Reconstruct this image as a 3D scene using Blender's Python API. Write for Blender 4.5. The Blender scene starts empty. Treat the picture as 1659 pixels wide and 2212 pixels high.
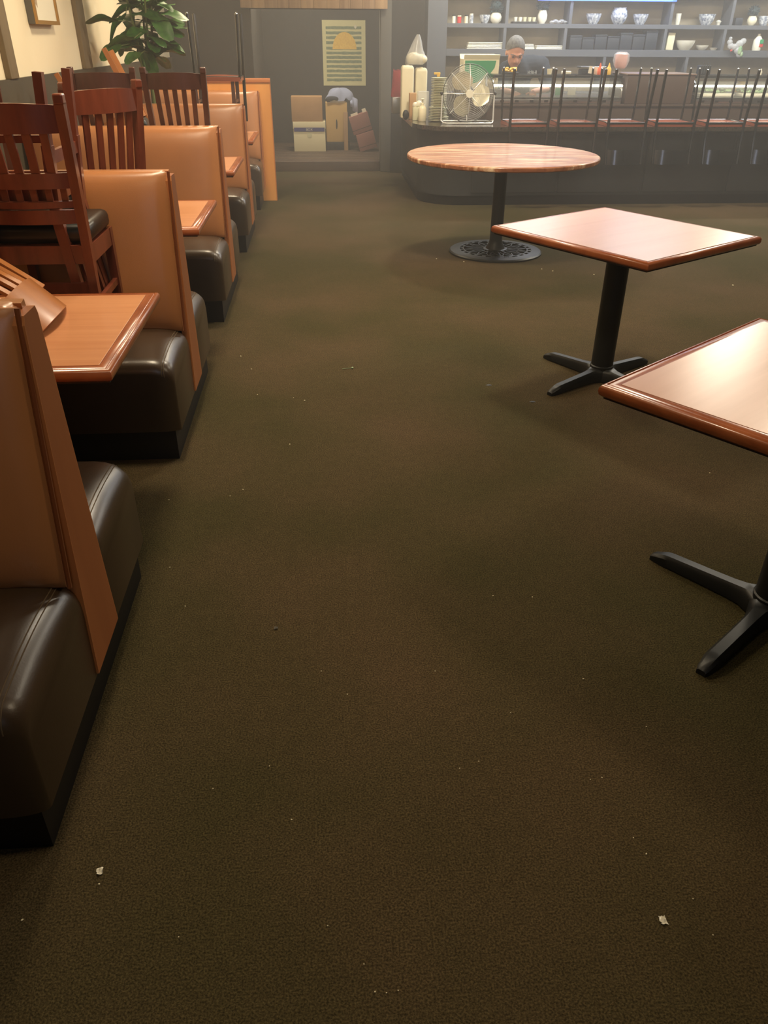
import bpy, bmesh, math, random
from mathutils import Vector, Matrix
random.seed(7)
PI = math.pi
sc = bpy.context.scene
COL = sc.collection

# ------------------------------------------------------------------ camera
W_PX, H_PX = 1659, 2212
FPX, PITCH, YAW, ROLL, CAMH = 1663.13, 0.552155, 0.0774474, 0.00678, 1.53
_f = Vector((math.sin(YAW)*math.cos(PITCH), math.cos(YAW)*math.cos(PITCH), -math.sin(PITCH)))
_r0 = Vector((math.cos(YAW), -math.sin(YAW), 0)); _u0 = _r0.cross(_f)
_r = math.cos(ROLL)*_r0 + math.sin(ROLL)*_u0
_u = -math.sin(ROLL)*_r0 + math.cos(ROLL)*_u0
CAMP = Vector((0, 0, CAMH))
cd = bpy.data.cameras.new('camera'); cam = bpy.data.objects.new('camera', cd); COL.objects.link(cam)
M = Matrix((( _r.x, _u.x, -_f.x, 0), (_r.y, _u.y, -_f.y, 0), (_r.z, _u.z, -_f.z, CAMH), (0, 0, 0, 1)))
cam.matrix_world = M
cd.sensor_fit = 'VERTICAL'; cd.sensor_height = 36.0; cd.lens = 36.0*FPX/H_PX
cd.clip_start = 0.05; cd.clip_end = 100
sc.camera = cam

def at(px, py, y=None, z=None, x=None):
    d = _f + _r*((px-W_PX/2)/FPX) - _u*((py-H_PX/2)/FPX)
    if y is not None: t = y/d.y
    elif x is not None: t = x/d.x
    else: t = (z-CAMH)/d.z
    return CAMP + d*t

# ------------------------------------------------------------------ view, world, lamps
sc.view_settings.view_transform = 'Standard'; sc.view_settings.look = 'None'
sc.view_settings.gamma = 1.0; sc.view_settings.use_curve_mapping = False
sc.view_settings.exposure = 0.55
try:
    sc.cycles.max_bounces = 6; sc.cycles.diffuse_bounces = 3; sc.cycles.glossy_bounces = 3
    sc.cycles.transparent_max_bounces = 24; sc.cycles.transmission_bounces = 4; sc.cycles.volume_bounces = 1
    sc.cycles.use_denoising = True; sc.cycles.use_adaptive_sampling = True; sc.cycles.adaptive_threshold = 0.03; sc.cycles.volume_step_rate = 4.0; sc.cycles.volume_max_steps = 16; sc.cycles.sample_clamp_indirect = 4.0; sc.cycles.caustics_reflective = False; sc.cycles.caustics_refractive = False
except Exception: pass
world = bpy.data.worlds.new('world'); sc.world = world; world.use_nodes = True
world.node_tree.nodes['Background'].inputs[0].default_value = (0.55, 0.5, 0.42, 1)
world.node_tree.nodes['Background'].inputs[1].default_value = 0.05

# thin haze, none by the camera and denser towards the bar
_v = world.node_tree.nodes.new('ShaderNodeVolumeScatter'); _v.inputs['Color'].default_value = (0.92, 0.93, 0.95, 1)
_v.inputs['Anisotropy'].default_value = 0.3
_g = world.node_tree.nodes.new('ShaderNodeNewGeometry'); _x = world.node_tree.nodes.new('ShaderNodeSeparateXYZ'); _mr = world.node_tree.nodes.new('ShaderNodeMapRange')
world.node_tree.links.new(_g.outputs['Position'], _x.inputs[0]); world.node_tree.links.new(_x.outputs['Y'], _mr.inputs['Value'])
_mr.inputs['From Min'].default_value = 1.5; _mr.inputs['From Max'].default_value = 9.5; _mr.inputs['To Min'].default_value = 0.0; _mr.inputs['To Max'].default_value = 0.033
world.node_tree.links.new(_mr.outputs[0], _v.inputs['Density'])
world.node_tree.links.new(_v.outputs[0], world.node_tree.nodes['World Output'].inputs['Volume'])

CEIL = 2.75
WARM = (1.0, 0.82, 0.56); SOFT = (1.0, 0.88, 0.68); COOL = (0.88, 0.95, 1.0)
def area(name, x, y, sx, sy, power, col, z=None, spread=PI):
    l = bpy.data.lights.new(name, 'AREA'); l.shape = 'RECTANGLE'; l.size = sx; l.size_y = sy
    l.energy = power; l.color = col; l.spread = spread
    o = bpy.data.objects.new(name, l); COL.objects.link(o); o.location = (x, y, (CEIL-0.02) if z is None else z)
    return o
# recessed lamps in the ceiling (each has its trim ring built with the ceiling)
LAMPS = [ # x, y, size x, size y, watts, colour
    (-0.55, 3.1, 0.30, 0.30, 24, WARM), (-0.55, 5.4, 0.30, 0.30, 24, WARM), (-0.75, 8.2, 0.30, 0.30, 26, WARM),
    (1.00, 4.9, 0.30, 0.30, 32, SOFT), (1.2, 7.7, 0.30, 0.30, 38, SOFT),
    (3.2, 4.6, 0.40, 0.40, 24, SOFT), (4.3, 7.8, 0.60, 0.60, 55, SOFT),
    (-0.1, 11.75, 0.25, 0.25, 36, SOFT), (1.15, 10.2, 0.25, 0.25, 14, SOFT),
    (2.4, 9.95, 1.10, 0.25, 34, COOL), (4.1, 9.95, 1.10, 0.25, 34, COOL), (5.6, 9.95, 0.8, 0.25, 24, COOL),
    (-0.3, 0.9, 0.30, 0.30, 6, WARM), (2.2, 1.6, 0.30, 0.30, 12, WARM),
]
for i, (x, y, sx, sy, p, c) in enumerate(LAMPS):
    area('ceiling_lamp', x, y, sx, sy, p, c)

# ------------------------------------------------------------------ materials
def lin(c):
    return tuple(((v/255)/12.92 if v/255 <= 0.04045 else (((v/255)+0.055)/1.055)**2.4) for v in c) + (1.0,)
def mat(name, rgb, rough=0.5, metal=0.0, spec=0.5, coat=0.0, coat_r=0.15, noise=None, bump=None, emit=None, trans=0.0, alpha=1.0, wood=None, sheen=0.0):
    m = bpy.data.materials.new(name); m.use_nodes = True
    nt = m.node_tree; b = nt.nodes['Principled BSDF']
    b.inputs['Base Color'].default_value = lin(rgb); b.inputs['Roughness'].default_value = rough
    b.inputs['Metallic'].default_value = metal; b.inputs['Specular IOR Level'].default_value = spec
    b.inputs['Coat Weight'].default_value = coat; b.inputs['Coat Roughness'].default_value = coat_r
    b.inputs['Transmission Weight'].default_value = trans; b.inputs['Alpha'].default_value = alpha
    if sheen: b.inputs['Sheen Weight'].default_value = sheen
    if emit:
        b.inputs['Emission Color'].default_value = lin(emit[0]); b.inputs['Emission Strength'].default_value = emit[1]
    tc = nt.nodes.new('ShaderNodeTexCoord')
    def nz(scale, detail=4, vec=None, rough_=0.5):
        n = nt.nodes.new('ShaderNodeTexNoise'); n.inputs['Scale'].default_value = scale; n.inputs['Detail'].default_value = detail
        n.inputs['Roughness'].default_value = rough_
        nt.links.new(vec or tc.outputs['Object'], n.inputs['Vector']); return n
    def ramp(fac, c0, c1, p0=0.3, p1=0.7):
        r = nt.nodes.new('ShaderNodeValToRGB'); r.color_ramp.elements[0].color = c0; r.color_ramp.elements[1].color = c1
        r.color_ramp.elements[0].position = p0; r.color_ramp.elements[1].position = p1
        nt.links.new(fac, r.inputs['Fac']); return r
    if wood:      # (dark rgb, scale xyz)
        mp = nt.nodes.new('ShaderNodeMapping'); mp.inputs['Scale'].default_value = wood[1]
        nt.links.new(tc.outputs['Object'], mp.inputs['Vector'])
        n = nz(1.0, 6, mp.outputs['Vector'], 0.6)
        r = ramp(n.outputs['Fac'], lin(wood[0]), lin(rgb), 0.3, 0.62)
        nt.links.new(r.outputs['Color'], b.inputs['Base Color'])
    elif noise:   # (other rgb, scale)
        n = nz(noise[1], 5); r = ramp(n.outputs['Fac'], lin(noise[0]), lin(rgb))
        nt.links.new(r.outputs['Color'], b.inputs['Base Color'])
    if bump:      # (scale, strength, distance)
        n = nz(bump[0], 3); bp = nt.nodes.new('ShaderNodeBump')
        bp.inputs['Strength'].default_value = bump[1]; bp.inputs['Distance'].default_value = bump[2]
        nt.links.new(n.outputs['Fac'], bp.inputs['Height']); nt.links.new(bp.outputs['Normal'], b.inputs['Normal'])
    return m

M_TAN   = mat('tan_vinyl', (186, 122, 72), 0.36, spec=0.6, coat=0.5, coat_r=0.32, noise=((172, 114, 70), 3), bump=(260, 0.12, 0.002))
M_SEAT  = mat('dark_brown_vinyl', (64, 49, 35), 0.33, spec=0.6, coat=0.3, coat_r=0.3, noise=((58, 44, 31), 4), bump=(200, 0.12, 0.002))
M_SEAM  = mat('seam_thread', (96, 80, 60), 0.6)
M_PIPE  = mat('piping_vinyl', (120, 66, 36), 0.35)
M_KICK  = mat('kick_black', (16, 13, 11), 0.5)
M_PANEL = mat('end_panel_laminate', (160, 96, 56), 0.38, wood=((146, 84, 48), (6, 6, 1.0)))
M_PEDGE = mat('panel_edge', (186, 118, 70), 0.35)
M_TTOP  = mat('booth_laminate', (210, 148, 104), 0.32, coat=0.1, wood=((198, 134, 92), (1.2, 30, 10)))
M_TTOP2 = mat('square_laminate', (206, 158, 132), 0.30, coat=0.45, coat_r=0.28, wood=((196, 146, 118), (1.5, 20, 10)))
M_TEDGE = mat('table_edge_wood', (164, 92, 52), 0.28, coat=0.3, wood=((138, 70, 38), (9, 9, 9)))
M_GROOVE= mat('groove_dark', (40, 22, 16), 0.6)
M_CAST  = mat('black_cast_iron', (34, 35, 35), 0.42, metal=0.3, bump=(180, 0.15, 0.001))
M_REDW  = mat('red_brown_chair_wood', (128, 66, 47), 0.28, coat=0.4, wood=((100, 49, 35), (18, 18, 2.2)))
M_DARKW = mat('dark_chair_wood', (88, 50, 40), 0.32, coat=0.2, wood=((70, 38, 30), (18, 18, 2.2)))
M_HONEY = mat('honey_chair_wood', (180, 116, 64), 0.3, coat=0.25, wood=((158, 96, 50), (18, 18, 2.2)))
M_BLKV  = mat('black_vinyl', (20, 22, 20), 0.35)
M_ORNG  = mat('orange_wood_panel', (226, 160, 86), 0.4, wood=((210, 142, 72), (4, 4, 0.7)))
M_ORNG2 = mat('orange_trim', (184, 112, 62), 0.4)
M_WALLW = mat('cream_wall', (240, 228, 198), 0.85, noise=((234, 220, 188), 2), bump=(60, 0.1, 0.002))
M_BEAM  = mat('taupe_beam', (122, 106, 80), 0.7, wood=((104, 90, 68), (8, 8, 0.8)))
M_WAINS = mat('wainscot_dark_olive', (74, 68, 52), 0.6, noise=((66, 60, 46), 5))
M_DWALL = mat('charcoal_wall', (50, 47, 43), 0.75, noise=((46, 43, 39), 2.2))
M_PILLAR= mat('grey_pillar', (92, 88, 80), 0.7)
M_CEIL  = mat('ceiling_offwhite', (205, 198, 184), 0.85, bump=(90, 0.2, 0.003))
M_PLANK = mat('tan_slat_wood', (176, 142, 102), 0.55, wood=((150, 116, 82), (20, 20, 1.2)))
M_PLANK2= mat('tan_slat_wood_dark', (160, 128, 94), 0.55, wood=((138, 106, 76), (26, 26, 1.0)))
M_STEP  = mat('worn_brown_boards', (84, 66, 52), 0.6, wood=((66, 52, 42), (2, 14, 14)))
M_GRAN  = mat('dark_polished_granite', (38, 34, 30), 0.12, spec=0.6, noise=((66, 58, 50), 55), coat=0.3)
M_BARF  = mat('bar_front_charcoal', (42, 43, 44), 0.6)
M_BROWNB= mat('riser_brown', (72, 58, 50), 0.5)
M_STEEL = mat('brushed_steel', (168, 168, 166), 0.28, metal=1.0)
M_CHROME= mat('chrome', (215, 215, 215), 0.12, metal=1.0)
M_BLKM  = mat('black_metal', (26, 26, 28), 0.22, metal=0.3, coat=0.8)
M_PLT   = mat('dark_polished_plate', (92, 92, 96), 0.16, metal=1.0)
M_SEATW = mat('red_seat_wood', (150, 78, 54), 0.25, coat=0.5)
M_SHELF = mat('grey_shelf', (82, 84, 88), 0.6)
M_SBACK = mat('shelf_back_tan', (162, 148, 122), 0.8, noise=((150, 136, 110), 6))
M_WHITE = mat('white_ceramic', (226, 220, 200), 0.25, spec=0.6)
M_CREAM = mat('cream_plastic', (226, 216, 184), 0.4)
M_PLATE = mat('ivory_plate', (206, 202, 168), 0.3)
M_BLUEP = mat('blue_white_glaze', (226, 228, 226), 0.2, noise=((70, 84, 112), 38), coat=0.3)
M_NAVY  = mat('dark_navy_box', (28, 35, 44), 0.6)
M_GREEN = mat('green_print', (30, 140, 84), 0.5)
M_PINK  = mat('pink_paper', (224, 150, 140), 0.6)
M_ORB   = mat('orange_plastic', (222, 96, 52), 0.4)
M_YEL   = mat('yellow_plastic', (232, 186, 70), 0.4)
M_RED   = mat('red_plastic', (190, 48, 46), 0.4)
M_CARD  = mat('cardboard', (182, 142, 98), 0.8, noise=((172, 132, 90), 8))
M_CARD2 = mat('cardboard_pale', (190, 156, 98), 0.8)
M_WBOX  = mat('white_carton', (222, 212, 176), 0.7)
M_BLUE  = mat('blue_ink', (52, 52, 112), 0.6)
M_MAUVE = mat('mauve_carton', (140, 92, 82), 0.75)
M_CLOTH = mat('grey_blue_cloth', (150, 158, 186), 0.9, sheen=0.3)
M_DKCL  = mat('dark_cloth', (40, 44, 52), 0.9)
M_POST  = mat('poster_paper', (214, 208, 160), 0.7)
M_STRP  = mat('poster_stripe', (138, 148, 118), 0.8, noise=((112, 128, 102), 30))
M_SUN   = mat('poster_gold', (240, 200, 92), 0.6, noise=((228, 182, 76), 40))
M_LEAF  = mat('leaf_green', (66, 118, 44), 0.42, noise=((38, 78, 34), 5))
M_STEM  = mat('plant_stem', (98, 112, 60), 0.6)
M_POT   = mat('clay_pot', (70, 62, 56), 0.6)
M_SKIN  = mat('skin', (206, 144, 116), 0.55)
M_HAIR  = mat('grey_hair', (70, 66, 62), 0.8, noise=((110, 106, 100), 40))
M_SHIRT = mat('black_navy_shirt', (15, 24, 34), 0.85)
M_TROU  = mat('dark_trousers', (26, 26, 28), 0.85)
M_PRINT = mat('shirt_print', (176, 184, 186), 0.8)
M_GLASS = mat('case_glass', (235, 245, 242), 0.03, spec=0.5, alpha=0.16)
M_BAG   = mat('clear_plastic_film', (216, 216, 214), 0.25, alpha=0.38)
M_WIRE  = mat('silver_wire', (222, 222, 218), 0.3, metal=0.3)
M_BLADE = mat('fan_blade_metal', (216, 208, 178), 0.3, metal=0.55)
M_GOLDF = mat('gold_frame', (176, 134, 74), 0.35, metal=0.4)
M_PAPER = mat('art_paper', (232, 226, 204), 0.7)
M_ART   = mat('art_ink', (168, 148, 120), 0.8)
M_CRUMB = mat('crumb', (226, 214, 178), 0.8)
M_TUBE  = mat('case_lamp_tube', (250, 246, 226), 0.4, emit=((255, 248, 226), 5.0))
M_SHADE = mat('lit_white_shade', (255, 250, 240), 0.5, emit=((255, 246, 232), 4.5))
M_LED   = mat('blue_led', (60, 90, 255), 0.4, emit=((50, 84, 255), 2.6))
M_LAMP  = mat('lamp_lens', (255, 240, 215), 0.4, emit=((255, 232, 200), 3.0))
M_GREENF= mat('green_produce', (74, 122, 70), 0.6, noise=((170, 186, 150), 20))
M_DARKGL= mat('dark_glass', (30, 34, 32), 0.15, spec=0.6)

def carpet():
    m = bpy.data.materials.new('brown_loop_carpet'); m.use_nodes = True; nt = m.node_tree; b = nt.nodes['Principled BSDF']
    tc = nt.nodes.new('ShaderNodeTexCoord')
    def nz(s, d, r=0.6):
        n = nt.nodes.new('ShaderNodeTexNoise'); n.inputs['Scale'].default_value = s; n.inputs['Detail'].default_value = d
        n.inputs['Roughness'].default_value = r; nt.links.new(tc.outputs['Object'], n.inputs['Vector']); return n
    n1 = nz(230, 3); n2 = nz(0.9, 3, 0.5); n3 = nz(30, 3)
    r = nt.nodes.new('ShaderNodeValToRGB'); r.color_ramp.elements[0].position = 0.36; r.color_ramp.elements[1].position = 0.66
    r.color_ramp.elements[0].color = lin((60, 53, 39)); r.color_ramp.elements[1].color = lin((106, 94, 70))
    nt.links.new(n1.outputs['Fac'], r.inputs['Fac'])
    r2 = nt.nodes.new('ShaderNodeValToRGB'); r2.color_ramp.elements[0].position = 0.38; r2.color_ramp.elements[1].position = 0.64
    r2.color_ramp.elements[0].color = lin((212, 216, 188)); r2.color_ramp.elements[1].color = lin((255, 240, 232))
    nt.links.new(n2.outputs['Fac'], r2.inputs['Fac'])
    r3 = nt.nodes.new('ShaderNodeValToRGB'); r3.color_ramp.elements[0].position = 0.3; r3.color_ramp.elements[1].position = 0.75
    r3.color_ramp.elements[0].color = lin((236, 236, 236)); r3.color_ramp.elements[1].color = lin((255, 255, 255))
    nt.links.new(n3.outputs['Fac'], r3.inputs['Fac'])
    mx = nt.nodes.new('ShaderNodeMix'); mx.data_type = 'RGBA'; mx.blend_type = 'MULTIPLY'; mx.inputs[0].default_value = 1
    nt.links.new(r.outputs['Color'], mx.inputs[6]); nt.links.new(r2.outputs['Color'], mx.inputs[7])
    mx2 = nt.nodes.new('ShaderNodeMix'); mx2.data_type = 'RGBA'; mx2.blend_type = 'MULTIPLY'; mx2.inputs[0].default_value = 1
    nt.links.new(mx.outputs[2], mx2.inputs[6]); nt.links.new(r3.outputs['Color'], mx2.inputs[7])
    nt.links.new(mx2.outputs[2], b.inputs['Base Color'])
    b.inputs['Roughness'].default_value = 0.95; b.inputs['Specular IOR Level'].default_value = 0.1
    bp = nt.nodes.new('ShaderNodeBump'); bp.inputs['Strength'].default_value = 0.7; bp.inputs['Distance'].default_value = 0.004
    nt.links.new(n1.outputs['Fac'], bp.inputs['Height']); nt.links.new(bp.outputs['Normal'], b.inputs['Normal'])
    return m
M_CARPET = carpet()
def round_wood():
    m = mat('worn_glare_round_top', (170, 104, 66), 0.3, coat=0.3); nt = m.node_tree; b = nt.nodes['Principled BSDF']
    tc = nt.nodes.new('ShaderNodeTexCoord'); mp = nt.nodes.new('ShaderNodeMapping'); mp.inputs['Scale'].default_value = (1.6, 14, 4)
    mp.inputs['Rotation'].default_value = (0, 0, 0.25)
    nt.links.new(tc.outputs['Object'], mp.inputs['Vector'])
    n = nt.nodes.new('ShaderNodeTexNoise'); n.inputs['Scale'].default_value = 1.6; n.inputs['Detail'].default_value = 7; n.inputs['Roughness'].default_value = 0.65
    nt.links.new(mp.outputs['Vector'], n.inputs['Vector'])
    r = nt.nodes.new('ShaderNodeValToRGB'); e = r.color_ramp.elements
    e[0].position = 0.34; e[0].color = lin((124, 70, 44)); e[1].position = 0.66; e[1].color = lin((236, 204, 168))  # wood grain; the pale end paints streaks of reflected glare into the colour
    k = e.new(0.5); k.color = lin((170, 106, 66)); nt.links.new(n.outputs['Fac'], r.inputs['Fac'])
    nt.links.new(r.outputs['Color'], b.inputs['Base Color'])
    r2 = nt.nodes.new('ShaderNodeValToRGB'); r2.color_ramp.elements[0].color = (0.28,)*3+(1,); r2.color_ramp.elements[1].color = (0.6,)*3+(1,)
    nt.links.new(n.outputs['Fac'], r2.inputs['Fac']); nt.links.new(r2.outputs['Color'], b.inputs['Roughness'])
    return m
M_RTOP = round_wood()

# ------------------------------------------------------------------ mesh helpers
class MB:
    def __init__(s): s.v = []; s.f = []
    def add(s, vs, fs):
        o = len(s.v); s.v += [tuple(v) for v in vs]; s.f += [tuple(i+o for i in f) for f in fs]; return s
    def box(s, x0, x1, y0, y1, z0, z1, mx=None, bev=0.0):
        if bev <= 0:
            vs = [Vector((x, y, z)) for z in (z0, z1) for y in (y0, y1) for x in (x0, x1)]
            fs = [(0, 2, 3, 1), (4, 5, 7, 6), (0, 1, 5, 4), (2, 6, 7, 3), (0, 4, 6, 2), (1, 3, 7, 5)]
        else:
            bm = bmesh.new(); bmesh.ops.create_cube(bm, size=1.0)
            for v in bm.verts: v.co = Vector(((x0+x1)/2+v.co.x*(x1-x0), (y0+y1)/2+v.co.y*(y1-y0), (z0+z1)/2+v.co.z*(z1-z0)))
            bmesh.ops.bevel(bm, geom=bm.edges[:], offset=bev, segments=3, profile=0.5, affect='EDGES')
            bm.verts.index_update(); vs = [v.co.copy() for v in bm.verts]; fs = [tuple(v.index for v in f.verts) for f in bm.faces]; bm.free()
        if mx: vs = [mx @ v for v in vs]
        return s.add(vs, fs)
    def tube(s, pts, r, n=8, closed=False, flat=None):
        pts = [Vector(p) for p in pts]; m = len(pts); rs = r if isinstance(r, (list, tuple)) else [r]*m
        vs = []; up = None
        for i, p in enumerate(pts):
            a = pts[(i-1) % m] if (closed or i > 0) else p; b = pts[(i+1) % m] if (closed or i < m-1) else p
            t = (b-a).normalized()
            if up is None:
                up = Vector((0, 0, 1)) if abs(t.z) < 0.9 else Vector((1, 0, 0))
            sd = t.cross(up)
            if sd.length < 1e-5: sd = t.orthogonal()
            sd.normalize(); u2 = sd.cross(t).normalized(); up = u2
            for k in range(n):
                a_ = 2*PI*k/n; vs.append(p + (sd*math.cos(a_) + u2*math.sin(a_)*(flat or 1.0))*rs[i])
        fs = []
        for i in range(m if closed else m-1):
            j = (i+1) % m
            for k in range(n): fs.append((i*n+k, i*n+(k+1) % n, j*n+(k+1) % n, j*n+k))
        if not closed: fs += [tuple(range(n))[::-1], tuple((m-1)*n+k for k in range(n))]
        return s.add(vs, fs)
    def bar(s, p0, p1, w, d, ref=(0, 1, 0), w1=None, d1=None):   # rectangular bar, d measured along ref
        p0 = Vector(p0); p1 = Vector(p1); t = (p1-p0).normalized(); r = Vector(ref); r = (r-t*r.dot(t)).normalized(); q = t.cross(r)
        w1 = w if w1 is None else w1; d1 = d if d1 is None else d1
        vs = [p+q*(a*ww/2)+r*(b*dd/2) for p, ww, dd in ((p0, w, d), (p1, w1, d1)) for a, b in ((-1, -1), (1, -1), (1, 1), (-1, 1))]
        return s.add(vs, [(0, 3, 2, 1), (4, 5, 6, 7)] + [(i, (i+1) % 4, 4+(i+1) % 4, 4+i) for i in range(4)])
    def lathe(s, prof, c=(0, 0, 0), n=24, mx=None, cap=True):
        vs = []; m = len(prof)
        for r, z in prof:
            for k in range(n):
                a = 2*PI*k/n; v = Vector((c[0]+r*math.cos(a), c[1]+r*math.sin(a), c[2]+z)); vs.append(mx @ v if mx else v)
        fs = [(i*n+k, i*n+(k+1) % n, (i+1)*n+(k+1) % n, (i+1)*n+k) for i in range(m-1) for k in range(n)]
        if cap: fs += [tuple(range(n))[::-1], tuple((m-1)*n+k for k in range(n))]
        return s.add(vs, fs)
    def prism(s, poly, lo, hi, axis='z'):
        n = len(poly)
        def P(a, b, h): return {'z': (a, b, h), 'y': (a, h, b), 'x': (h, a, b)}[axis]
        vs = [P(a, b, lo) for a, b in poly] + [P(a, b, hi) for a, b in poly]
        return s.add(vs, [tuple(range(n))[::-1], tuple(range(n, 2*n))] + [(i, (i+1) % n, n+(i+1) % n, n+i) for i in range(n)])
    def ball(s, c, r, n=12, m=8, mx=None):
        rx, ry, rz = (r, r, r) if not isinstance(r, (tuple, list)) else r
        vs = []; c = Vector(c)
        for i in range(m+1):
            ph = PI*i/m
            for k in range(n):
                a = 2*PI*k/n; v = Vector((rx*math.sin(ph)*math.cos(a), ry*math.sin(ph)*math.sin(a), rz*math.cos(ph)))
                if mx: v = mx @ v
                vs.append(c+v)
        return s.add(vs, [(i*n+k, (i+1)*n+k, (i+1)*n+(k+1) % n, i*n+(k+1) % n) for i in range(m) for k in range(n)])
    def grid(s, fn, nu, nv):
        vs = [fn(i/nu, j/nv) for j in range(nv+1) for i in range(nu+1)]
        return s.add(vs, [(j*(nu+1)+i, j*(nu+1)+i+1, (j+1)*(nu+1)+i+1, (j+1)*(nu+1)+i) for j in range(nv) for i in range(nu)])
    def mesh(s, name, m, smooth=True, ang=0.7):
        me = bpy.data.meshes.new(name); me.from_pydata(s.v, [], s.f)
        bm = bmesh.new(); bm.from_mesh(me); bmesh.ops.remove_doubles(bm, verts=bm.verts, dist=1e-6)
        bmesh.ops.recalc_face_normals(bm, faces=bm.faces); bm.to_mesh(me); bm.free()
        if m: me.materials.append(m)
        if smooth:
            me.shade_smooth(); me.set_sharp_from_angle(angle=ang)
        return me
    def build(s, name, m, parent=None, label=None, smooth=True, ang=0.7, **props):
        o = bpy.data.objects.new(name, s.mesh(name, m, smooth, ang)); COL.objects.link(o)
        if parent: o.parent = parent
        if label: o['label'] = label
        for k, v in props.items(): o[k] = v
        return o

def thing(name, label, cat, loc=(0, 0, 0), group=None, mx=None):
    o = bpy.data.objects.new(name, None); COL.objects.link(o); o.empty_display_size = 0.1
    if mx is not None: o.matrix_world = mx
    else: o.location = loc
    o['label'] = label; o['category'] = cat
    if group: o['group'] = group
    return o
def tag(o, label, cat, group=None):
    o['label'] = label; o['category'] = cat
    if group: o['group'] = group
    return o
def solo(mb, name, m, label, cat, loc=None, group=None, **k):   # a thing that is one mesh; geometry local to loc
    o = mb.build(name, m, **k)
    if loc is not None: o.location = loc
    return tag(o, label, cat, group)
def struct(mb, name, m, parent=None, **k):
    o = mb.build(name, m, parent, **k)
    if not parent: o['kind'] = 'structure'
    return o
def dup(root, loc=None, mx=None, label=None, group=None):
    r = root.copy(); COL.objects.link(r)
    for ch in root.children:
        c = ch.copy(); COL.objects.link(c); c.parent = r
        for g in ch.children:
            d = g.copy(); COL.objects.link(d); d.parent = c
    if mx is not None: r.matrix_world = mx
    elif loc is not None: r.location = loc
    if label: r['label'] = label
    if group: r['group'] = group
    return r
def TR(x, y, z): return Matrix.Translation((x, y, z))
def RZ(a): return Matrix.Rotation(a, 4, 'Z')
def RX(a): return Matrix.Rotation(a, 4, 'X')
def RY(a): return Matrix.Rotation(a, 4, 'Y')

# ------------------------------------------------------------------ room shell
XL, XR, YF, YB = -1.82, 6.6, -2.5, 11.2
struct(MB().box(XL-0.1, XR+0.1, YF-0.1, 11.35, -0.1, 0.0), 'floor', M_CARPET)
struct(MB().box(XL-0.1, XR+0.1, YF-0.1, 13.7, CEIL, CEIL+0.1), 'ceiling', M_CEIL)
w = struct(MB().box(XL-0.12, XL, YF, YB, 0, CEIL), 'wall_left', M_WALLW)
struct(MB().box(XL, XL+0.025, YF, YB, 0.0, 1.31), 'trim_1', M_WAINS)
for y0, y1 in ((-1.6, -1.4), (0.3, 0.48), (2.0, 2.18), (3.72, 3.9), (5.30, 5.44), (7.03, 7.23)):
    struct(MB().box(XL, XL+0.035, y0, y1, 1.31, CEIL, bev=0.004), 'timber', M_BEAM, w)
struct(MB().box(XR, XR+0.12, YF, YB, 0, CEIL), 'wall_right', M_DWALL)
struct(MB().box(XL, XR, YF-0.12, YF, 0, CEIL), 'wall_front', M_DWALL)
wn = struct(MB().box(0.1, 0.7, YF, YF+0.012, 1.78, 2.42), 'window_1', mat('daylit_glass', (225, 235, 245), 0.3, emit=((222, 234, 255), 4.0)))
fr_ = MB()
for a_, b_, c_, d_ in ((0.06, 0.74, 2.42, 2.47), (0.06, 0.74, 1.73, 1.78), (0.05, 0.10, 1.73, 2.47), (0.70, 0.75, 1.73, 2.47), (0.39, 0.41, 1.78, 2.42)): fr_.box(a_, b_, YF, YF+0.04, c_, d_)
fr_.build('window_frame', M_BEAM, wn, smooth=False)
ax0, ax1, hz = -0.80, 0.785, 1.82
mbw = MB().box(XL, ax0, YB, YB+0.15, 0, CEIL).box(ax0, ax1, YB, YB+0.15, hz, CEIL).box(ax1+0.135, XR, YB, YB+0.15, 0, CEIL)
wb = struct(mbw, 'wall_back', M_DWALL)
struct(MB().box(ax1, ax1+0.135, YB-0.05, YB+0.2, 0, CEIL, bev=0.004), 'trim_2', M_PILLAR)
AY = 13.42
al = MB().box(ax0-0.12, ax0, YB+0.15, AY, 0, CEIL).box(ax1+0.22, ax1+0.34, YB+0.2, AY, 0, CEIL).box(ax0-0.12, ax1+0.34, AY, AY+0.1, 0, CEIL)
struct(al, 'wall_alcove', M_DWALL)
# raised wooden floor of the alcove
pf = struct(MB().box(ax0, ax1+0.22, YB+0.21, AY, -0.05, 0.095).box(ax0, ax1, YB+0.06, YB+0.21, -0.05, 0.095), 'floor_alcove', M_STEP)
for i in range(12):
    y0 = YB+0.05+i*0.18
    MB().box(ax0+0.002, ax1+(0.216 if y0 > YB+0.2 else -0.004), y0, y0+0.172, 0.095, 0.12, bev=0.003).build('floorboard', M_STEP, pf)
MB().box(ax0+0.002, ax1-0.004, YB+0.02, YB+0.05, 0.0, 0.12, bev=0.004).build('step_riser', M_STEP, pf)
# slatted wood header over the opening
hd = struct(MB().box(-0.90, 0.86, YB-0.10, YB-0.052, 1.86, 2.30), 'trim_3', M_BEAM)
hr = random.Random(3)
x = -0.90
while x < 0.86:
    wdt = min(0.862-x, 0.118+hr.random()*0.05); MB().box(x+0.0008, x+wdt-0.0008, YB-0.122-hr.random()*0.006, YB-0.10, 1.825, 2.32, bev=0.0015).build('plank', hr.choice((M_PLANK, M_PLANK2)), hd); x += wdt
struct(MB().box(XL+0.025, ax0, YB-0.02, YB, 0, 0.1), 'baseboard_back', M_KICK)
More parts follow.
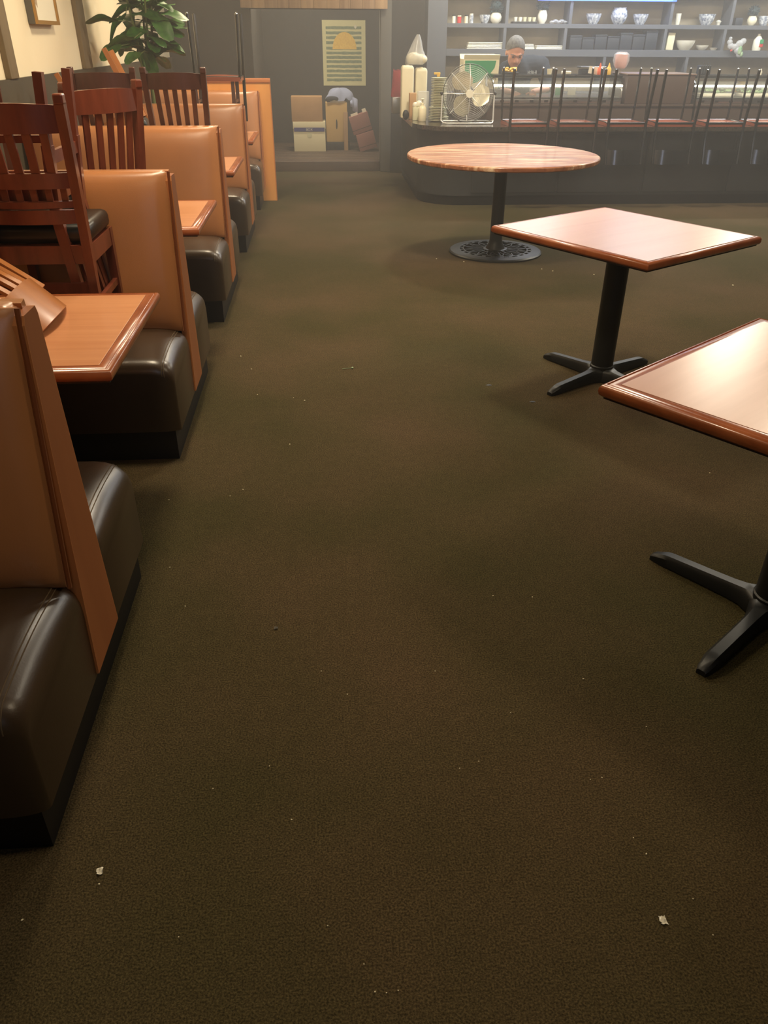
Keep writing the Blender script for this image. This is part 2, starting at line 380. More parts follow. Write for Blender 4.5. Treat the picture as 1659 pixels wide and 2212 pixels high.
# ceiling lamp trims
for i, (lx, ly, sx, sy, p, c) in enumerate(LAMPS):
    t = MB()
    a, b = sx/2+0.03, sy/2+0.03
    for (q0, q1, r0, r1) in ((-a, a, -b, -b+0.028), (-a, a, b-0.028, b), (-a, -a+0.028, -b, b), (a-0.028, a, -b, b)): t.box(lx+q0, lx+q1, ly+r0, ly+r1, CEIL-0.018, CEIL)
    o = t.build('ceiling_light', M_PILLAR); o['kind'] = 'structure'

# ------------------------------------------------------------------ booths
BX0, BX1, P, Y0C = -1.78, -0.615, 1.85, 1.615
def pad(mb, O, U, V, N, w, h, t, bulge, nu=14, nv=18, p=6):
    O, U, V, N = Vector(O), Vector(U), Vector(V), Vector(N)
    def fn(u, v):
        a = 1-abs(2*u-1)**p; b = 1-abs(2*v-1)**p
        e = (max(a, 0)**0.45)*(max(b, 0)**0.45)
        uu = 0.5-0.5*math.cos(PI*u) if True else u; vv = 0.5-0.5*math.cos(PI*v)
        a = 1-abs(2*uu-1)**p; b = 1-abs(2*vv-1)**p
        e = (max(a, 0)**0.5)*(max(b, 0)**0.5)
        return O + U*(uu*w) + V*(vv*h) + N*(t*0.35 + (t*0.65+bulge*(1-(2*uu-1)**2)**0.5*0.4)*e)
    mb.grid(fn, nu, nv)
    c = [O, O+U*w, O+U*w+V*h, O+V*h]; d = [p_+N*(t*0.35) for p_ in c]
    mb.add(c+d, [(0, 3, 2, 1), (0, 1, 5, 4), (1, 2, 6, 5), (2, 3, 7, 6), (3, 0, 4, 7)])
    return mb
def seat_mesh(y0, y1):      # rounded box with a crowned top; x BX0..BX1 (local x from 0 at the aisle)
    L = BX1-BX0; mb = MB(); rr = 0.055; nb = 5; z0, z1 = 0.14, 0.445
    # closed section in y-z swept along x with rounded aisle end
    def sect(ins, crown, iy=None):
        iy = ins*0.4 if iy is None else iy
        pts = []
        ya, yb = y0+iy, y1-iy
        for k in range(nb+1):
            a = PI-(PI/2)*k/nb; pts.append((ya+rr+rr*math.cos(a), z1-rr-ins+rr*math.sin(a)))
        for k in range(1, 6):
            q = k/6; pts.append((ya+rr+(yb-ya-2*rr)*q, z1-ins+crown*math.sin(PI*q)))
        for k in range(nb+1):
            a = PI/2-(PI/2)*k/nb; pts.append((yb-rr+rr*math.cos(a), z1-rr-ins+rr*math.sin(a)))
        return [(ya, z0)]+pts+[(yb, z0)]
    xs = [(-L, 0, .0), (-L+0.02, 0, .02), (-0.6, 0, .030), (-0.3, 0, .030), (-0.16, 0, .026), (-0.10, 0.001, .020), (-0.07, 0.004, .015), (-0.045, 0.011, .011), (-0.025, 0.022, .007), (-0.010, 0.036, .004), (-0.003, 0.050, .002), (0, 0.066, 0)]
    rings = [[Vector((x, y, z)) for y, z in sect(i, c)] for x, i, c in xs]
    n = len(rings[0]); vs = [v for r in rings for v in r]
    fs = [(i*n+k, i*n+(k+1) % n, (i+1)*n+(k+1) % n, (i+1)*n+k) for i in range(len(rings)-1) for k in range(n)]
    fs += [tuple(range(n)), tuple((len(rings)-1)*n+k for k in range(n))[::-1]]
    return mb.add(vs, fs), (rings[-5], rings[-4])
def add_back(root, side, top_z=1.06):
    s = side   # -1 faces the camera, +1 faces away
    tilt0, tilt1 = 0.105, 0.012
    O = Vector((-(BX1-BX0), s*tilt0, 0.43)); V = Vector((0, s*(tilt1-tilt0), top_z-0.43)); h = V.length; V.normalize()
    U = Vector((1, 0, 0)); N = Vector((0, s, 0)); N = (N - V*N.dot(V)).normalized()
    mb = MB(); pad(mb, O+N*0.0, U, V, N, BX1-BX0-0.012, h, 0.062, 0.012)
    b = mb.build('backrest', M_TAN, root, ang=1.3)
    x = -0.010
    if s > 0: return b
    q = [O+Vector((BX1-BX0-0.004, 0, 0))+N*0.024+V*(h*k/8) for k in range(9)]
    MB().tube(q, 0.006, 6).build('piping', M_PIPE, b)
    return b
def booth(k, label, near=True, far=True, group='restaurant booths along the left wall'):
    r = thing('booth', label, 'booth', (BX1, Y0C+k*P, 0), group)
    L = BX1-BX0
    y0, y1 = (-0.50 if near else -0.06), (0.505 if far else 0.06)
    MB().box(-L, -0.028, y0, y1, 0, 0.145).build('kick_board', M_KICK, r)
    for s, on in ((-1, near), (1, far)):
        if not on: continue
        mb, ring = seat_mesh(-0.53, -0.07) if s < 0 else seat_mesh(0.07, 0.53)
        st = mb.build('seat', M_SEAT, r, ang=1.0)
        # double stitched seam over the aisle end
        for q_ in (0.0, 0.4):
            pts = [a_.lerp(b_, q_) + Vector((0.0004, 0, 0.0004)) for a_, b_ in zip(ring[0][1:-1], ring[1][1:-1])]
            MB().tube(pts, 0.0015, 5).build('seam', M_SEAM, st)
        add_back(r, s)
    # hidden core and the laminated end panel
    MB().prism([(-0.10, 0.16), (0.10, 0.16), (0.012, 1.05), (-0.012, 1.05)], -L, -0.03, 'x').build('back_frame', M_KICK, r)
    MB().box(-L+0.002, -0.022, -0.033, 0.033, 0.98, 1.064, bev=0.018).build('top_roll', M_TAN, r)
    e = MB().prism([(-0.108, 0.145), (0.108, 0.145), (0.042, 1.030), (0.034, 1.048), (-0.034, 1.048), (-0.042, 1.030)], -0.026, 0.006, 'x').build('end_panel', M_PANEL, r, smooth=False)
    tape = MB()
    for s in (-1, 1):
        pts = [(s*0.108, 0.145), (s*0.042, 1.030), (s*0.034, 1.048)]
        for (a, b), (c, d) in zip(pts, pts[1:]):
            tape.add([(-0.026, a, b), (0.006, a, b), (0.006, c, d), (-0.026, c, d), (-0.026, a+s*0.002, b), (0.006, a+s*0.002, b), (0.006, c+s*0.002, d), (-0.026, c+s*0.002, d)],
                     [(0, 1, 2, 3), (4, 7, 6, 5), (0, 4, 5, 1), (2, 6, 7, 3), (1, 5, 6, 2), (0, 3, 7, 4)])
    tape.build('edge_band', M_PEDGE, e, smooth=False)
    return r
booth(0, 'nearest tan and dark brown double booth, front left of the picture')
booth(1, 'second tan double booth from the camera, holding the stacked red-brown chairs')
booth(2, 'third tan double booth from the camera, behind the second booth table')
booth(3, 'fourth tan double booth from the camera, second from the orange end partition')
booth(4, 'single-sided tan booth bench against the orange wooden end partition', far=False)
# orange wooden partition that closes the row
t = thing('end_partition', 'orange wooden partition closing the far end of the booth row', 'partition', (-0.5, 9.08, 0))
MB().box(-1.28, 0.0, -0.035, 0.035, 0, 1.13, bev=0.003).build('panel', M_ORNG, t, smooth=False)
MB().box(-1.28, 0.006, -0.045, 0.045, 1.13, 1.17, bev=0.006).build('top_cap', M_ORNG2, t)
MB().box(0.0, 0.006, -0.035, 0.035, 0.0, 1.13).build('edge_strip', M_ORNG2, t)

# ------------------------------------------------------------------ tables
def rect_sweep(mb, hx, hy, prof):
    n = len(prof); vs = []
    for sx, sy in ((-1, -1), (1, -1), (1, 1), (-1, 1)):
        for o, z in prof: vs.append((sx*(hx+o), sy*(hy+o), z))
    fs = []
    for c in range(4):
        d = (c+1) % 4
        for k in range(n): fs.append((c*n+k, d*n+k, d*n+(k+1) % n, c*n+(k+1) % n))
    return mb.add(vs, fs)
EDGE = [(-0.040, -0.001), (-0.019, -0.001), (-0.016, -0.004), (-0.013, -0.0005), (-0.006, -0.003), (-0.001, -0.010), (0.0, -0.020), (-0.002, -0.030), (-0.010, -0.037), (-0.040, -0.037)]
EDGE2 = [(-0.0190, -0.001), (-0.010, -0.001), (-0.004, -0.004), (0.0, -0.012), (0.0, -0.026), (-0.004, -0.034), (-0.012, -0.037), (-0.0190, -0.037)]
def table_top(r, hx, hy, z, top, edge, gap):
    g = -edge[0][0]
    MB().box(-(hx-g-gap), hx-g-gap, -(hy-g-gap), hy-g-gap, z-0.036, z, bev=0.0008).build('tabletop', top, r, smooth=False)
    mb = MB(); rect_sweep(mb, hx, hy, [(o, z+zz) for o, zz in edge]); mb.build('edge_trim', M_TEDGE, r, ang=0.9)
    MB().box(-(hx-0.012), hx-0.012, -(hy-0.012), hy-0.012, z-0.042, z-0.0355).build('underside', M_GROOVE, r, smooth=False)
def cross_foot(ang, L):
    mb = MB(); mx = RZ(ang)
    prof = [(0.0, 0.062, 0.074, 0.034), (0.055, 0.046, 0.070, 0.03), (0.085, 0.030, 0.064, 0.028), (0.13, 0.025, 0.059, 0.024), (0.22, 0.024, 0.053, 0.022), (L-0.07, 0.024, 0.046, 0.014), (L-0.05, 0.023, 0.043, 0.014), (L-0.010, 0.018, 0.026, 0.006), (L, 0.014, 0.018, 0.002)]
    rings = []
    for x, w_, zt, zb in prof:
        zb = 0.006 if x < L-0.06 else 0.001
        rings.append([mx @ Vector(p_) for p_ in ((x, -w_, zb), (x, w_, zb), (x, w_, zt*0.75), (x, w_*0.6, zt), (x, -w_*0.6, zt), (x, -w_, zt*0.75))])
    n = 6; vs = [v for q in rings for v in q]
    fs = [(i*n+k, i*n+(k+1) % n, (i+1)*n+(k+1) % n, (i+1)*n+k) for i in range(len(rings)-1) for k in range(n)]+[tuple(range(n)), tuple((len(rings)-1)*n+k for k in range(n))[::-1]]
    return mb.add(vs, fs)
def square_table(label, cx, cy, ang, hx, hy, r_pole=0.055, L=0.40, z=0.75, edge=None, gap=0.0055):
    r = thing('square_table', label, 'table', mx=TR(cx, cy, 0) @ RZ(ang), group='square pedestal tables')
    table_top(r, hx, hy, z, M_TTOP2, edge or EDGE2, gap)
    MB().lathe([(r_pole*1.08, 0.030), (r_pole*1.08, 0.078), (r_pole, 0.082), (r_pole, z-0.065), (r_pole*1.5, z-0.060), (r_pole*1.5, z-0.0425)], n=28).build('pole', M_CAST, r)
    MB().box(-0.16, 0.16, -0.02, 0.02, z-0.058, z-0.0425).box(-0.02, 0.02, -0.16, 0.16, z-0.057, z-0.0425).build('mounting_plate', M_CAST, r)
    for k in range(4): cross_foot(k*PI/2, L).build('foot', M_CAST, r)
    return r
square_table('square table with glossy pinkish top, fully in view beside the round table', 1.4317, 3.748, math.radians(32.9), 0.427, 0.462, 0.056, 0.39)
square_table('nearest square table, cut off by the right edge of the picture', 1.345, 1.79, math.radians(37.4), 0.448, 0.448, 0.055, 0.41, edge=EDGE, gap=0.001)
# round table
r = thing('round_table', 'large round wooden table with worn top, glare streaks in its colour, on a black disc base', 'table', (1.432, 6.58, 0))
R = 0.755
MB().lathe([(0.0, 0.715), (R-0.012, 0.715), (R-0.002, 0.722), (R, 0.730), (R, 0.744), (R-0.003, 0.749), (R-0.008, 0.752), (0.0, 0.752)], n=72, cap=False).build('tabletop', M_RTOP, r, ang=0.5)
MB().lathe([(0.085, 0.018), (0.075, 0.045), (0.058, 0.075), (0.052, 0.10), (0.050, 0.68), (0.09, 0.69), (0.09, 0.716)], n=28).build('pole', M_CAST, r)
MB().box(-0.3, 0.3, -0.03, 0.03, 0.695, 0.714).box(-0.03, 0.03, -0.3, 0.3, 0.694, 0.714).build('mounting_plate', M_CAST, r)
bd = MB()
bd.lathe([(0.385, 0.0), (0.385, 0.012), (0.375, 0.020), (0.300, 0.026), (0.297, 0.024), (0.297, 0.0)], n=64, cap=False)
bd.lathe([(0.272, 0.004), (0.272, 0.026), (0.262, 0.027), (0.262, 0.004), (0.272, 0.004)], n=64, cap=False)
bd.lathe([(0.10, 0.004), (0.10, 0.030), (0.075, 0.034), (0.075, 0.004)], n=32, cap=False)
for k in range(16):
    a = 2*PI*k/16; b = 2*PI*(k+0.5)/16
    bd.bar((0.095*math.cos(a), 0.095*math.sin(a), 0.018), (0.268*math.cos(a), 0.268*math.sin(a), 0.018), 0.008, 0.016, (0, 0, 1))
    bd.bar((0.265*math.cos(a), 0.265*math.sin(a), 0.018), (0.185*math.cos(b), 0.185*math.sin(b), 0.018), 0.007, 0.014, (0, 0, 1))
    a2 = 2*PI*(k+1)/16
    bd.bar((0.265*math.cos(a2), 0.265*math.sin(a2), 0.018), (0.185*math.cos(b), 0.185*math.sin(b), 0.018), 0.007, 0.014, (0, 0, 1))
    bd.bar((0.185*math.cos(b), 0.185*math.sin(b), 0.018), (0.098*math.cos(a), 0.098*math.sin(a), 0.018), 0.006, 0.014, (0, 0, 1))
for k in range(24):
    a = 2*PI*k/24; bd.bar((0.270*math.cos(a), 0.270*math.sin(a), 0.018), (0.300*math.cos(a), 0.300*math.sin(a), 0.018), 0.030, 0.014, (0, 0, 1))
bd.build('base_disc', M_CAST, r, ang=0.5)
# booth tables
TL = ['booth table nearest the camera with an upturned honey-coloured chair on it', 'booth table between the second and third booths',
      'booth table between the third and fourth booths', 'farthest booth table, showing only a small corner before the last booth']
for k in range(4):
    r = thing('booth_table', TL[k], 'table', (-1.195, 2.435+k*P, 0), 'booth tables')
    table_top(r, 0.600, 0.385, 0.75, M_TTOP, EDGE, 0.001)
    MB().lathe([(0.045, 0.03), (0.038, 0.07), (0.038, 0.69), (0.09, 0.70), (0.09, 0.709)], n=20).build('pole', M_CAST, r)
    for a in range(4): cross_foot(a*PI/2+PI/4, 0.30).build('foot', M_CAST, r)

# ------------------------------------------------------------------ wooden slat-back chairs (local: +y forward, +z up, origin at floor centre)
def curved_rail(hw, yc, z0, z1, th=0.022, bow=0.035, n=12, crest=0.0):
    mb = MB(); vs = []
    for i in range(n+1):
        u = -1+2*i/n; y = yc - bow*(1-u*u); zc = crest*(1-u*u)
        x = u*hw
        vs += [(x, y-th/2, z0), (x, y+th/2, z0), (x, y+th/2, z1+zc), (x, y-th/2, z1+zc)]
    fs = [(i*4+k, i*4+(k+1) % 4, (i+1)*4+(k+1) % 4, (i+1)*4+k) for i in range(n) for k in range(4)]+[(0, 1, 2, 3), (n*4+3, n*4+2, n*4+1, n*4)]
    return mb.add(vs, fs)
def wood_chair(label, wood, mx, mid=False, crest=False, group='stacked wooden dining chairs on the booths'):
    r = thing('dining_chair', label, 'chair', mx=mx, group=group)
    HB, D = 0.165, 0.165
    def post_xy(z):     # back post axis
        if z < 0.45: q = z/0.45; return (HB+0.005*(1-q), -D-0.035*(1-q))
        q = (z-0.45)/0.47; return (HB+0.014*q, -D-0.055*q)
    for s in (-1, 1):
        mb = MB(); zs = [0, 0.22, 0.45, 0.68, 0.82 if crest else 0.88]
        for a, b in zip(zs, zs[1:]):
            xa, ya = post_xy(a); xb, yb = post_xy(b)
            mb.bar((s*xa, ya, a), (s*xb, yb, b), 0.032, 0.036 if a > 0 else 0.03)
        xb, yb = post_xy(0.90)
        if not crest: mb.box(s*xb-0.017, s*xb+0.017, yb-0.019, yb+0.019, 0.870, 0.903, bev=0.006)
        mb.build('back_post', wood, r, smooth=False)
        MB().bar((s*0.165, D-0.004, 0), (s*0.160, D-0.01, 0.41), 0.028, 0.028, w1=0.036, d1=0.036).build('leg', wood, r, smooth=False)
    MB().box(-0.16, 0.16, -D-0.006, -D+0.016, 0.345, 0.41).box(-0.16, 0.16, D-0.022, D, 0.345, 0.41).box(-0.176, -0.156, -D, D, 0.345, 0.41).box(0.156, 0.176, -D, D, 0.345, 0.41).build('seat_frame', wood, r, smooth=False)
    MB().box(-0.176, 0.176, -D+0.012, D+0.014, 0.41, 0.480, bev=0.026).build('seat_cushion', M_BLKV, r)
    x8, y8 = post_xy(0.82)
    if crest: curved_rail(x8+0.018, y8+0.012, 0.775, 0.905, th=0.026, bow=0.055, crest=0.006, n=18).build('top_rail', wood, r, ang=0.5)
    else: curved_rail(x8-0.012, y8-0.0, 0.785, 0.868, crest=0.008).build('top_rail', wood, r, ang=0.5)
    lo = 0.645 if mid else 0.535
    x5, y5 = post_xy(lo)
    curved_rail(x5-0.012, y5, lo-0.035, lo+0.015, bow=0.025).build('lower_rail', wood, r, ang=0.5)
    for k in range(5):
        u = -0.66+0.33*k
        mb = MB(); mb.bar((u*x5*0.92, y5-0.025*(1-u*u), lo+0.005), (u*x8*0.95, y8-0.035*(1-u*u), 0.790), 0.028, 0.010)
        mb.build('slat', wood, r, smooth=False)
    if mid:
        x4, y4 = post_xy(0.53)
        curved_rail(x4-0.012, y4-0.004, 0.545, 0.567, bow=0.025).build('middle_rail', wood, r, ang=0.5)
        curved_rail(x4-0.012, y4+0.004, 0.49, 0.535, bow=0.025, crest=0.004).build('bottom_rail', wood, r, ang=0.5)
        for k in range(6):
            u = -0.75+0.30*k; MB().bar((u*x4, y4-0.02*(1-u*u), 0.56), (u*x4, y4-0.024*(1-u*u), 0.615), 0.022, 0.010).build('short_slat', wood, r, smooth=False)
    for s in (-1, 1): MB().bar((s*0.168, -D-0.015, 0.20), (s*0.164, D-0.006, 0.20), 0.018, 0.024, (0, 0, 1)).build('stretcher', wood, r, smooth=False)
    MB().bar((-0.176, -D-0.018, 0.26), (0.176, -D-0.018, 0.26), 0.018, 0.04, (0, 0, 1)).build('stretcher', wood, r, smooth=False)
    return r
SZ = 0.470  # crown of a booth seat
wood_chair('red-brown slat-back chair with black cushion, back to the camera, at the left edge', M_REDW, TR(-1.030, 3.150, SZ-0.004) @ RZ(0.0), mid=True)
# inverted seat to seat on the first chair, its back hanging down on the aisle side
def inv(x, y, zseat, rz): # chair turned over with its cushion top at zseat
    return TR(x, y, zseat+0.480) @ RZ(rz) @ RY(PI)
wood_chair('upturned red-brown chair resting seat to seat on the chair at the left edge', M_REDW, inv(-1.120, 3.160, 0.466+0.480+0.002, math.radians(90)))
wood_chair('red-brown slat-back chair behind the second booth, turned partly sideways', M_REDW, TR(-1.06, 3.84, SZ) @ RZ(math.radians(50)))
wood_chair('dark curved-rail chair behind the chairs at left, half hidden', M_DARKW, TR(-1.52, 3.80, SZ) @ RZ(math.radians(14)))
wood_chair('dark slat-back chair above the third booth, right of the plant stems', M_DARKW, TR(-0.870, 5.62, SZ) @ RZ(math.radians(0)))
wood_chair('dark slat-back chair with only its wide top rail showing, left of the plant stems', M_DARKW, TR(-1.30, 5.61, SZ) @ RZ(math.radians(3)))
wood_chair('upturned chair with two honey-coloured legs against the left wall', M_HONEY, TR(-1.28, 5.72, 0.97) @ RY(math.radians(-24)) @ TR(1.28, -5.72, -0.97) @ inv(-1.28, 5.72, 0.95, math.radians(-172)))
# chair lying upside down on the nearest booth table, resting on its top rail and seat front
a = math.radians(43)
U = Vector((math.cos(a), 0, -math.sin(a))); F = Vector((-math.sin(a), 0, -math.cos(a))); Rv = F.cross(U)
TOP = Vector((-0.835, 2.46, 0.768))
loc = TOP - U*0.925 - F*(-0.25)
mxN = Matrix(((Rv.x, F.x, U.x, loc.x), (Rv.y, F.y, U.y, loc.y), (Rv.z, F.z, U.z, loc.z), (0, 0, 0, 1)))
wood_chair('honey-coloured chair lying upside down on the nearest booth table', M_HONEY, mxN, crest=True)
# upturned chairs over the farthest booth table
wood_chair('upturned brown chair on the farthest booth table, under the black chair', M_DARKW, inv(-0.92, 8.0, 0.7515, math.radians(180)))

# ------------------------------------------------------------------ black metal chairs (local as above)
def metal_chair(label, mx, group='black bar chairs upturned on the sushi counter'):
    r = thing('metal_chair', label, 'chair', mx=mx, group=group)
    for s in (-1, 1):
        mb = MB().tube([(s*0.205, -0.235, 0.0), (s*0.20, -0.205, 0.25), (s*0.195, -0.185, 0.49), (s*0.19, -0.205, 0.68), (s*0.185, -0.235, 0.85)], 0.0150, 8)
        mb.build('back_post', M_BLKM, r)
        MB().tube([(s*0.205, 0.20, 0.0), (s*0.192, 0.185, 0.485)], 0.0115, 8).build('leg', M_BLKM, r)
        for yy in (-0.233, 0.198):
            pass
        MB().ball((s*0.205, -0.235, 0.006), (0.013, 0.013, 0.010), 8, 6).ball((s*0.205, 0.20, 0.006), (0.013, 0.013, 0.010), 8, 6).build('glide', M_CHROME, r)
    MB().tube([(-0.192, 0.185, 0.475), (0.192, 0.185, 0.475), (0.195, -0.185, 0.475), (-0.195, -0.185, 0.475)], 0.010, 8, closed=True).build('seat_frame', M_BLKM, r)
    mb = MB()
    def seat_fn(off):
        def fn(u, v):
            x = -0.205+0.41*u; y = -0.19+0.40*v; e = (abs(2*u-1)**8+abs(2*v-1)**8)
            return Vector((x*(1-0.02*e), y*(1-0.02*e), 0.505 - 0.014*math.sin(PI*u)*math.sin(PI*v) + off - (0.006*e if off > 0 else 0)))
        return fn
    mb.grid(seat_fn(0.0), 10, 10); mb.grid(seat_fn(-0.032), 10, 10)
    n = 10
    e1 = [i for i in range(n+1)]+[(j*(n+1)+n) for j in range(1, n+1)]+[n*(n+1)+i for i in range(n-1, -1, -1)]+[j*(n+1) for j in range(n-1, 0, -1)]
    o = (n+1)**2
    mb.add([], []); mb.f += [(e1[i], e1[(i+1) % len(e1)], e1[(i+1) % len(e1)]+o, e1[i]+o) for i in range(len(e1))]
    mb.build('seat', M_SEATW, r, ang=0.9)
    cr = curved_rail(0.183, -0.222, 0.715, 0.850, th=0.006, bow=0.05, n=16)
    cr.v = [(x, y-(z-0.78)*0.14, z) for x, y, z in cr.v]; cr.build('back_plate', M_PLT, r, ang=1.0)
    return r
CT = 0.775
ords = ['first upturned black bar chair, just right of the wire fan', 'second upturned black bar chair from the wire fan', 'third upturned black bar chair, before the gap of the brown divider',
        'fourth upturned black bar chair, in front of the brown divider', 'fifth upturned black bar chair, left of the one cut by the frame', 'last upturned black bar chair, cut by the right edge of the picture']
for k in range(6):
    px = 1351+105.5*(k-2); cxk = at(px, 335, y=8.38).x
    metal_chair(ords[k], TR(cxk, 8.66, CT+0.507) @ RZ(PI+math.radians([2, -1, 1, -2, 1, 0][k])) @ RY(PI) @ RZ(PI))
metal_chair('black metal chair stacked upside down over the farthest booth table', TR(-0.88, 8.0, 1.70) @ RZ(PI) @ RY(PI), group=None)

# ------------------------------------------------------------------ sushi bar
bar = thing('sushi_bar', 'long dark sushi bar with rounded polished granite counter and plain front', 'counter')
def outline(x0, y0, x1, y1, rad, inner_x, inner_y, n=10):
    pts = [(inner_x, y1), (x0, y1)]
    for k in range(n+1):
        a = PI + (PI/2)*k/n; pts.append((x0+rad+rad*math.cos(a), y0+rad+rad*math.sin(a)))
    pts += [(x1, y0), (x1, inner_y), (inner_x, inner_y)]
    return pts
MB().prism(outline(0.955, 8.47, 6.50, 10.88, 0.50, 1.62, 9.22), CT-0.040, CT, 'z').build('countertop', M_GRAN, bar, ang=0.5)
MB().prism(outline(1.03, 8.66, 6.50, 10.86, 0.45, 1.58, 9.26), 0.10, CT-0.040, 'z').build('body', M_BARF, bar, ang=0.5)
MB().prism(outline(1.05, 8.70, 6.50, 10.84, 0.43, 1.58, 9.20), 0.0, 0.10, 'z').build('kick_board', M_KICK, bar, ang=0.5)
x = 1.56
while x < 5.6:
    MB().box(x+0.012, x+0.918, 8.648, 8.662, 0.13, 0.70, bev=0.003).build('front_panel', M_BARF, bar); x += 0.93
MB().box(1.80, 6.50, 9.22, 9.76, 0.0, 0.91).build('riser', M_BROWNB, bar, smooth=False)
MB().box(1.78, 6.50, 9.20, 9.80, 0.91, 0.93, bev=0.003).build('ledge', M_BROWNB, bar, smooth=False)

def glass_case(label, x0, x1, y0, y1, z0, z1):
    r = thing('sushi_case', label, 'display case', ((x0+x1)/2, (y0+y1)/2, z0), 'refrigerated sushi cases')
    hx, hy, h = (x1-x0)/2, (y1-y0)/2, z1-z0
    MB().box(-hx, hx, -hy, hy, 0, 0.050, bev=0.006).build('base', M_STEEL, r)
    vt = MB()
    for i in range(int(hx*2/0.16)): vt.box(-hx+0.08+i*0.16, -hx+0.12+i*0.16, -hy-0.002, -hy, 0.014, 0.036)
    vt.build('vent', M_KICK, r)
    MB().box(-hx+0.01, hx-0.01, -hy+0.03, hy-0.01, 0.05, 0.062).build('deck', M_STEEL, r)
    # curved front and flat top glass
    n = 8; pts = []
    for k in range(n+1):
        a = PI + (PI/2)*(-k/n); pts.append((-hy+0.16+0.155*math.cos(a), h-0.045-0.15+0.145*math.sin(a)))
    pts = [(-hy+0.005, 0.05)] + pts + [(hy-0.06, h-0.047)]
    mb = MB()
    for (a, b), (c, d) in zip(pts, pts[1:]): mb.add([(-hx+0.012, a, b), (hx-0.012, a, b), (hx-0.012, c, d), (-hx+0.012, c, d)], [(0, 1, 2, 3)])
    mb.build('glass', M_GLASS, r, ang=1.2)
    for s in (-1, 1):
        MB().tube([(s*(hx-0.006), a, b) for a, b in pts], 0.007, 6).build('end_frame', M_STEEL, r)
    MB().box(-hx, hx, -hy+0.02, -hy+0.05, h-0.118, h-0.100).build('lamp_tube', M_TUBE, r)
    MB().box(-hx, hx, -hy+0.06, hy, h-0.040, h-0.012, bev=0.004).build('top_shelf', M_DARKGL, r)
    MB().box(-hx, hx, -hy+0.058, -hy+0.066, h-0.018, h-0.008).build('top_rail', M_CHROME, r)
    MB().box(-hx, hx, -hy-0.004, -hy+0.006, 0.048, 0.060).build('front_rail', M_CHROME, r)
    for s in (-1, 1): MB().box(s*hx-0.01, s*hx+0.01, hy-0.03, hy-0.01, 0.05, h-0.04).build('rear_post', M_STEEL, r)
    return r
glass_case('curved glass sushi case in front of the chef', 1.86, 3.27, 9.24, 9.70, 0.931, 1.212)
glass_case('curved glass sushi case with green and white contents at the right edge', 4.08, 5.9, 9.24, 9.70, 0.931, 1.212)
t = thing('divider_box', 'plain brown divider box between the two sushi cases', 'divider', (3.67, 9.48, 0.931))
MB().box(-0.37, 0.37, -0.26, 0.26, 0, 0.275, bev=0.006).build('body', M_BROWNB, t)
MB().box(-0.38, 0.38, -0.27, 0.27, 0.275, 0.288, bev=0.003).build('lid', mat('divider_lid', (112, 92, 80), 0.4), t)
# things inside the cases
for k, (x, c, lb) in enumerate([(2.75, M_GREEN, 'green and white printed sign inside the chef\'s sushi case'), (3.0, M_WHITE, 'white card sign inside the chef\'s sushi case, right of the green one')]):
    p_ = at([1208, 1235][k], 196, y=9.62)
    solo(MB().box(-0.045, 0.045, -0.003, 0.003, 0, 0.07), 'price_sign', c, lb, 'sign', (p_.x, 9.62, 0.994))
tray_l = ['white tray of green garnish at the left of the right-hand case', 'middle tray of green garnish in the right-hand case', 'right tray of green garnish, under the last upturned chair']
for k in range(3):
    x = 4.38+k*0.47
    t = thing('garnish_tray', tray_l[k], 'tray', (x, 9.46, 0.994), 'garnish trays in the right-hand case')
    MB().box(-0.19, 0.19, -0.13, 0.13, 0, 0.035, bev=0.008).build('tray', M_WHITE, t)
    mb = MB(); rr = random.Random(k)
    for q in range(34): mb.ball((rr.uniform(-.16, .16), rr.uniform(-.11, .11), 0.045+rr.uniform(0, .03)), (rr.uniform(.015, .032), rr.uniform(.012, .025), .014), 7, 5)
    o = mb.build('garnish', M_GREENF, t); o['kind'] = 'stuff'
for k, (px, py, w_) in enumerate([(1516, 190, .05), (1532, 188, .05), (1622, 190, 0.09)]):
    p_ = at(px, py, y=9.40)
    t = solo(MB().lathe([(w_*.7, 0), (w_, 0.03), (w_, 0.09), (w_*0.6, 0.12), (w_*0.55, 0.14)], n=16), 'sauce_jar', [M_NAVY, M_WHITE, M_YEL][k],
         ['small dark jar inside the right-hand case', 'small white jar beside the dark jar inside the right-hand case', 'yellow jar inside the right-hand case near the frame edge'][k], 'jar', (p_.x, 9.635, 0.994))
# things on top of the first case (z 1.20)
CTZ = 1.201
def on_case(px, y=9.5): return at(px, 165, y=y).x
t = thing('food_tray', 'shallow black tray heaped with yellow food in front of the chef', 'tray', (on_case(1101), 9.50, CTZ))
MB().box(-0.085, 0.085, -0.06, 0.06, 0, 0.02, bev=0.005).build('tray', M_KICK, t)
mb = MB(); rr = random.Random(5)
for q in range(22): mb.ball((rr.uniform(-.07, .07), rr.uniform(-.045, .045), 0.026+rr.uniform(0, .03)), (.02, .014, .012), 7, 5, RZ(rr.random()*3).to_3x3())
o = mb.build('food', M_YEL, t); o['kind'] = 'stuff'
solo(MB().lathe([(0.022, 0), (0.028, 0.05), (0.024, 0.05), (0.019, 0.005)], n=16), 'cup', M_CREAM, 'small cream cup on the case right of the chef', 'cup', (on_case(1186), 9.5, CTZ))
solo(MB().box(-0.05, 0.05, -0.03, 0.03, 0, 0.03, bev=0.008), 'napkin_pile', M_WHITE, 'low white pile of napkins on the case near the upturned chair legs', 'napkins', (on_case(1222), 9.5, CTZ))
t = thing('food_scale', 'grey countertop scale with a paper slip, left of the pink roll', 'scale', (on_case(1278), 9.55, CTZ))
MB().box(-0.12, 0.12, -0.08, 0.08, 0, 0.05, bev=0.008).build('body', M_NAVY, t)
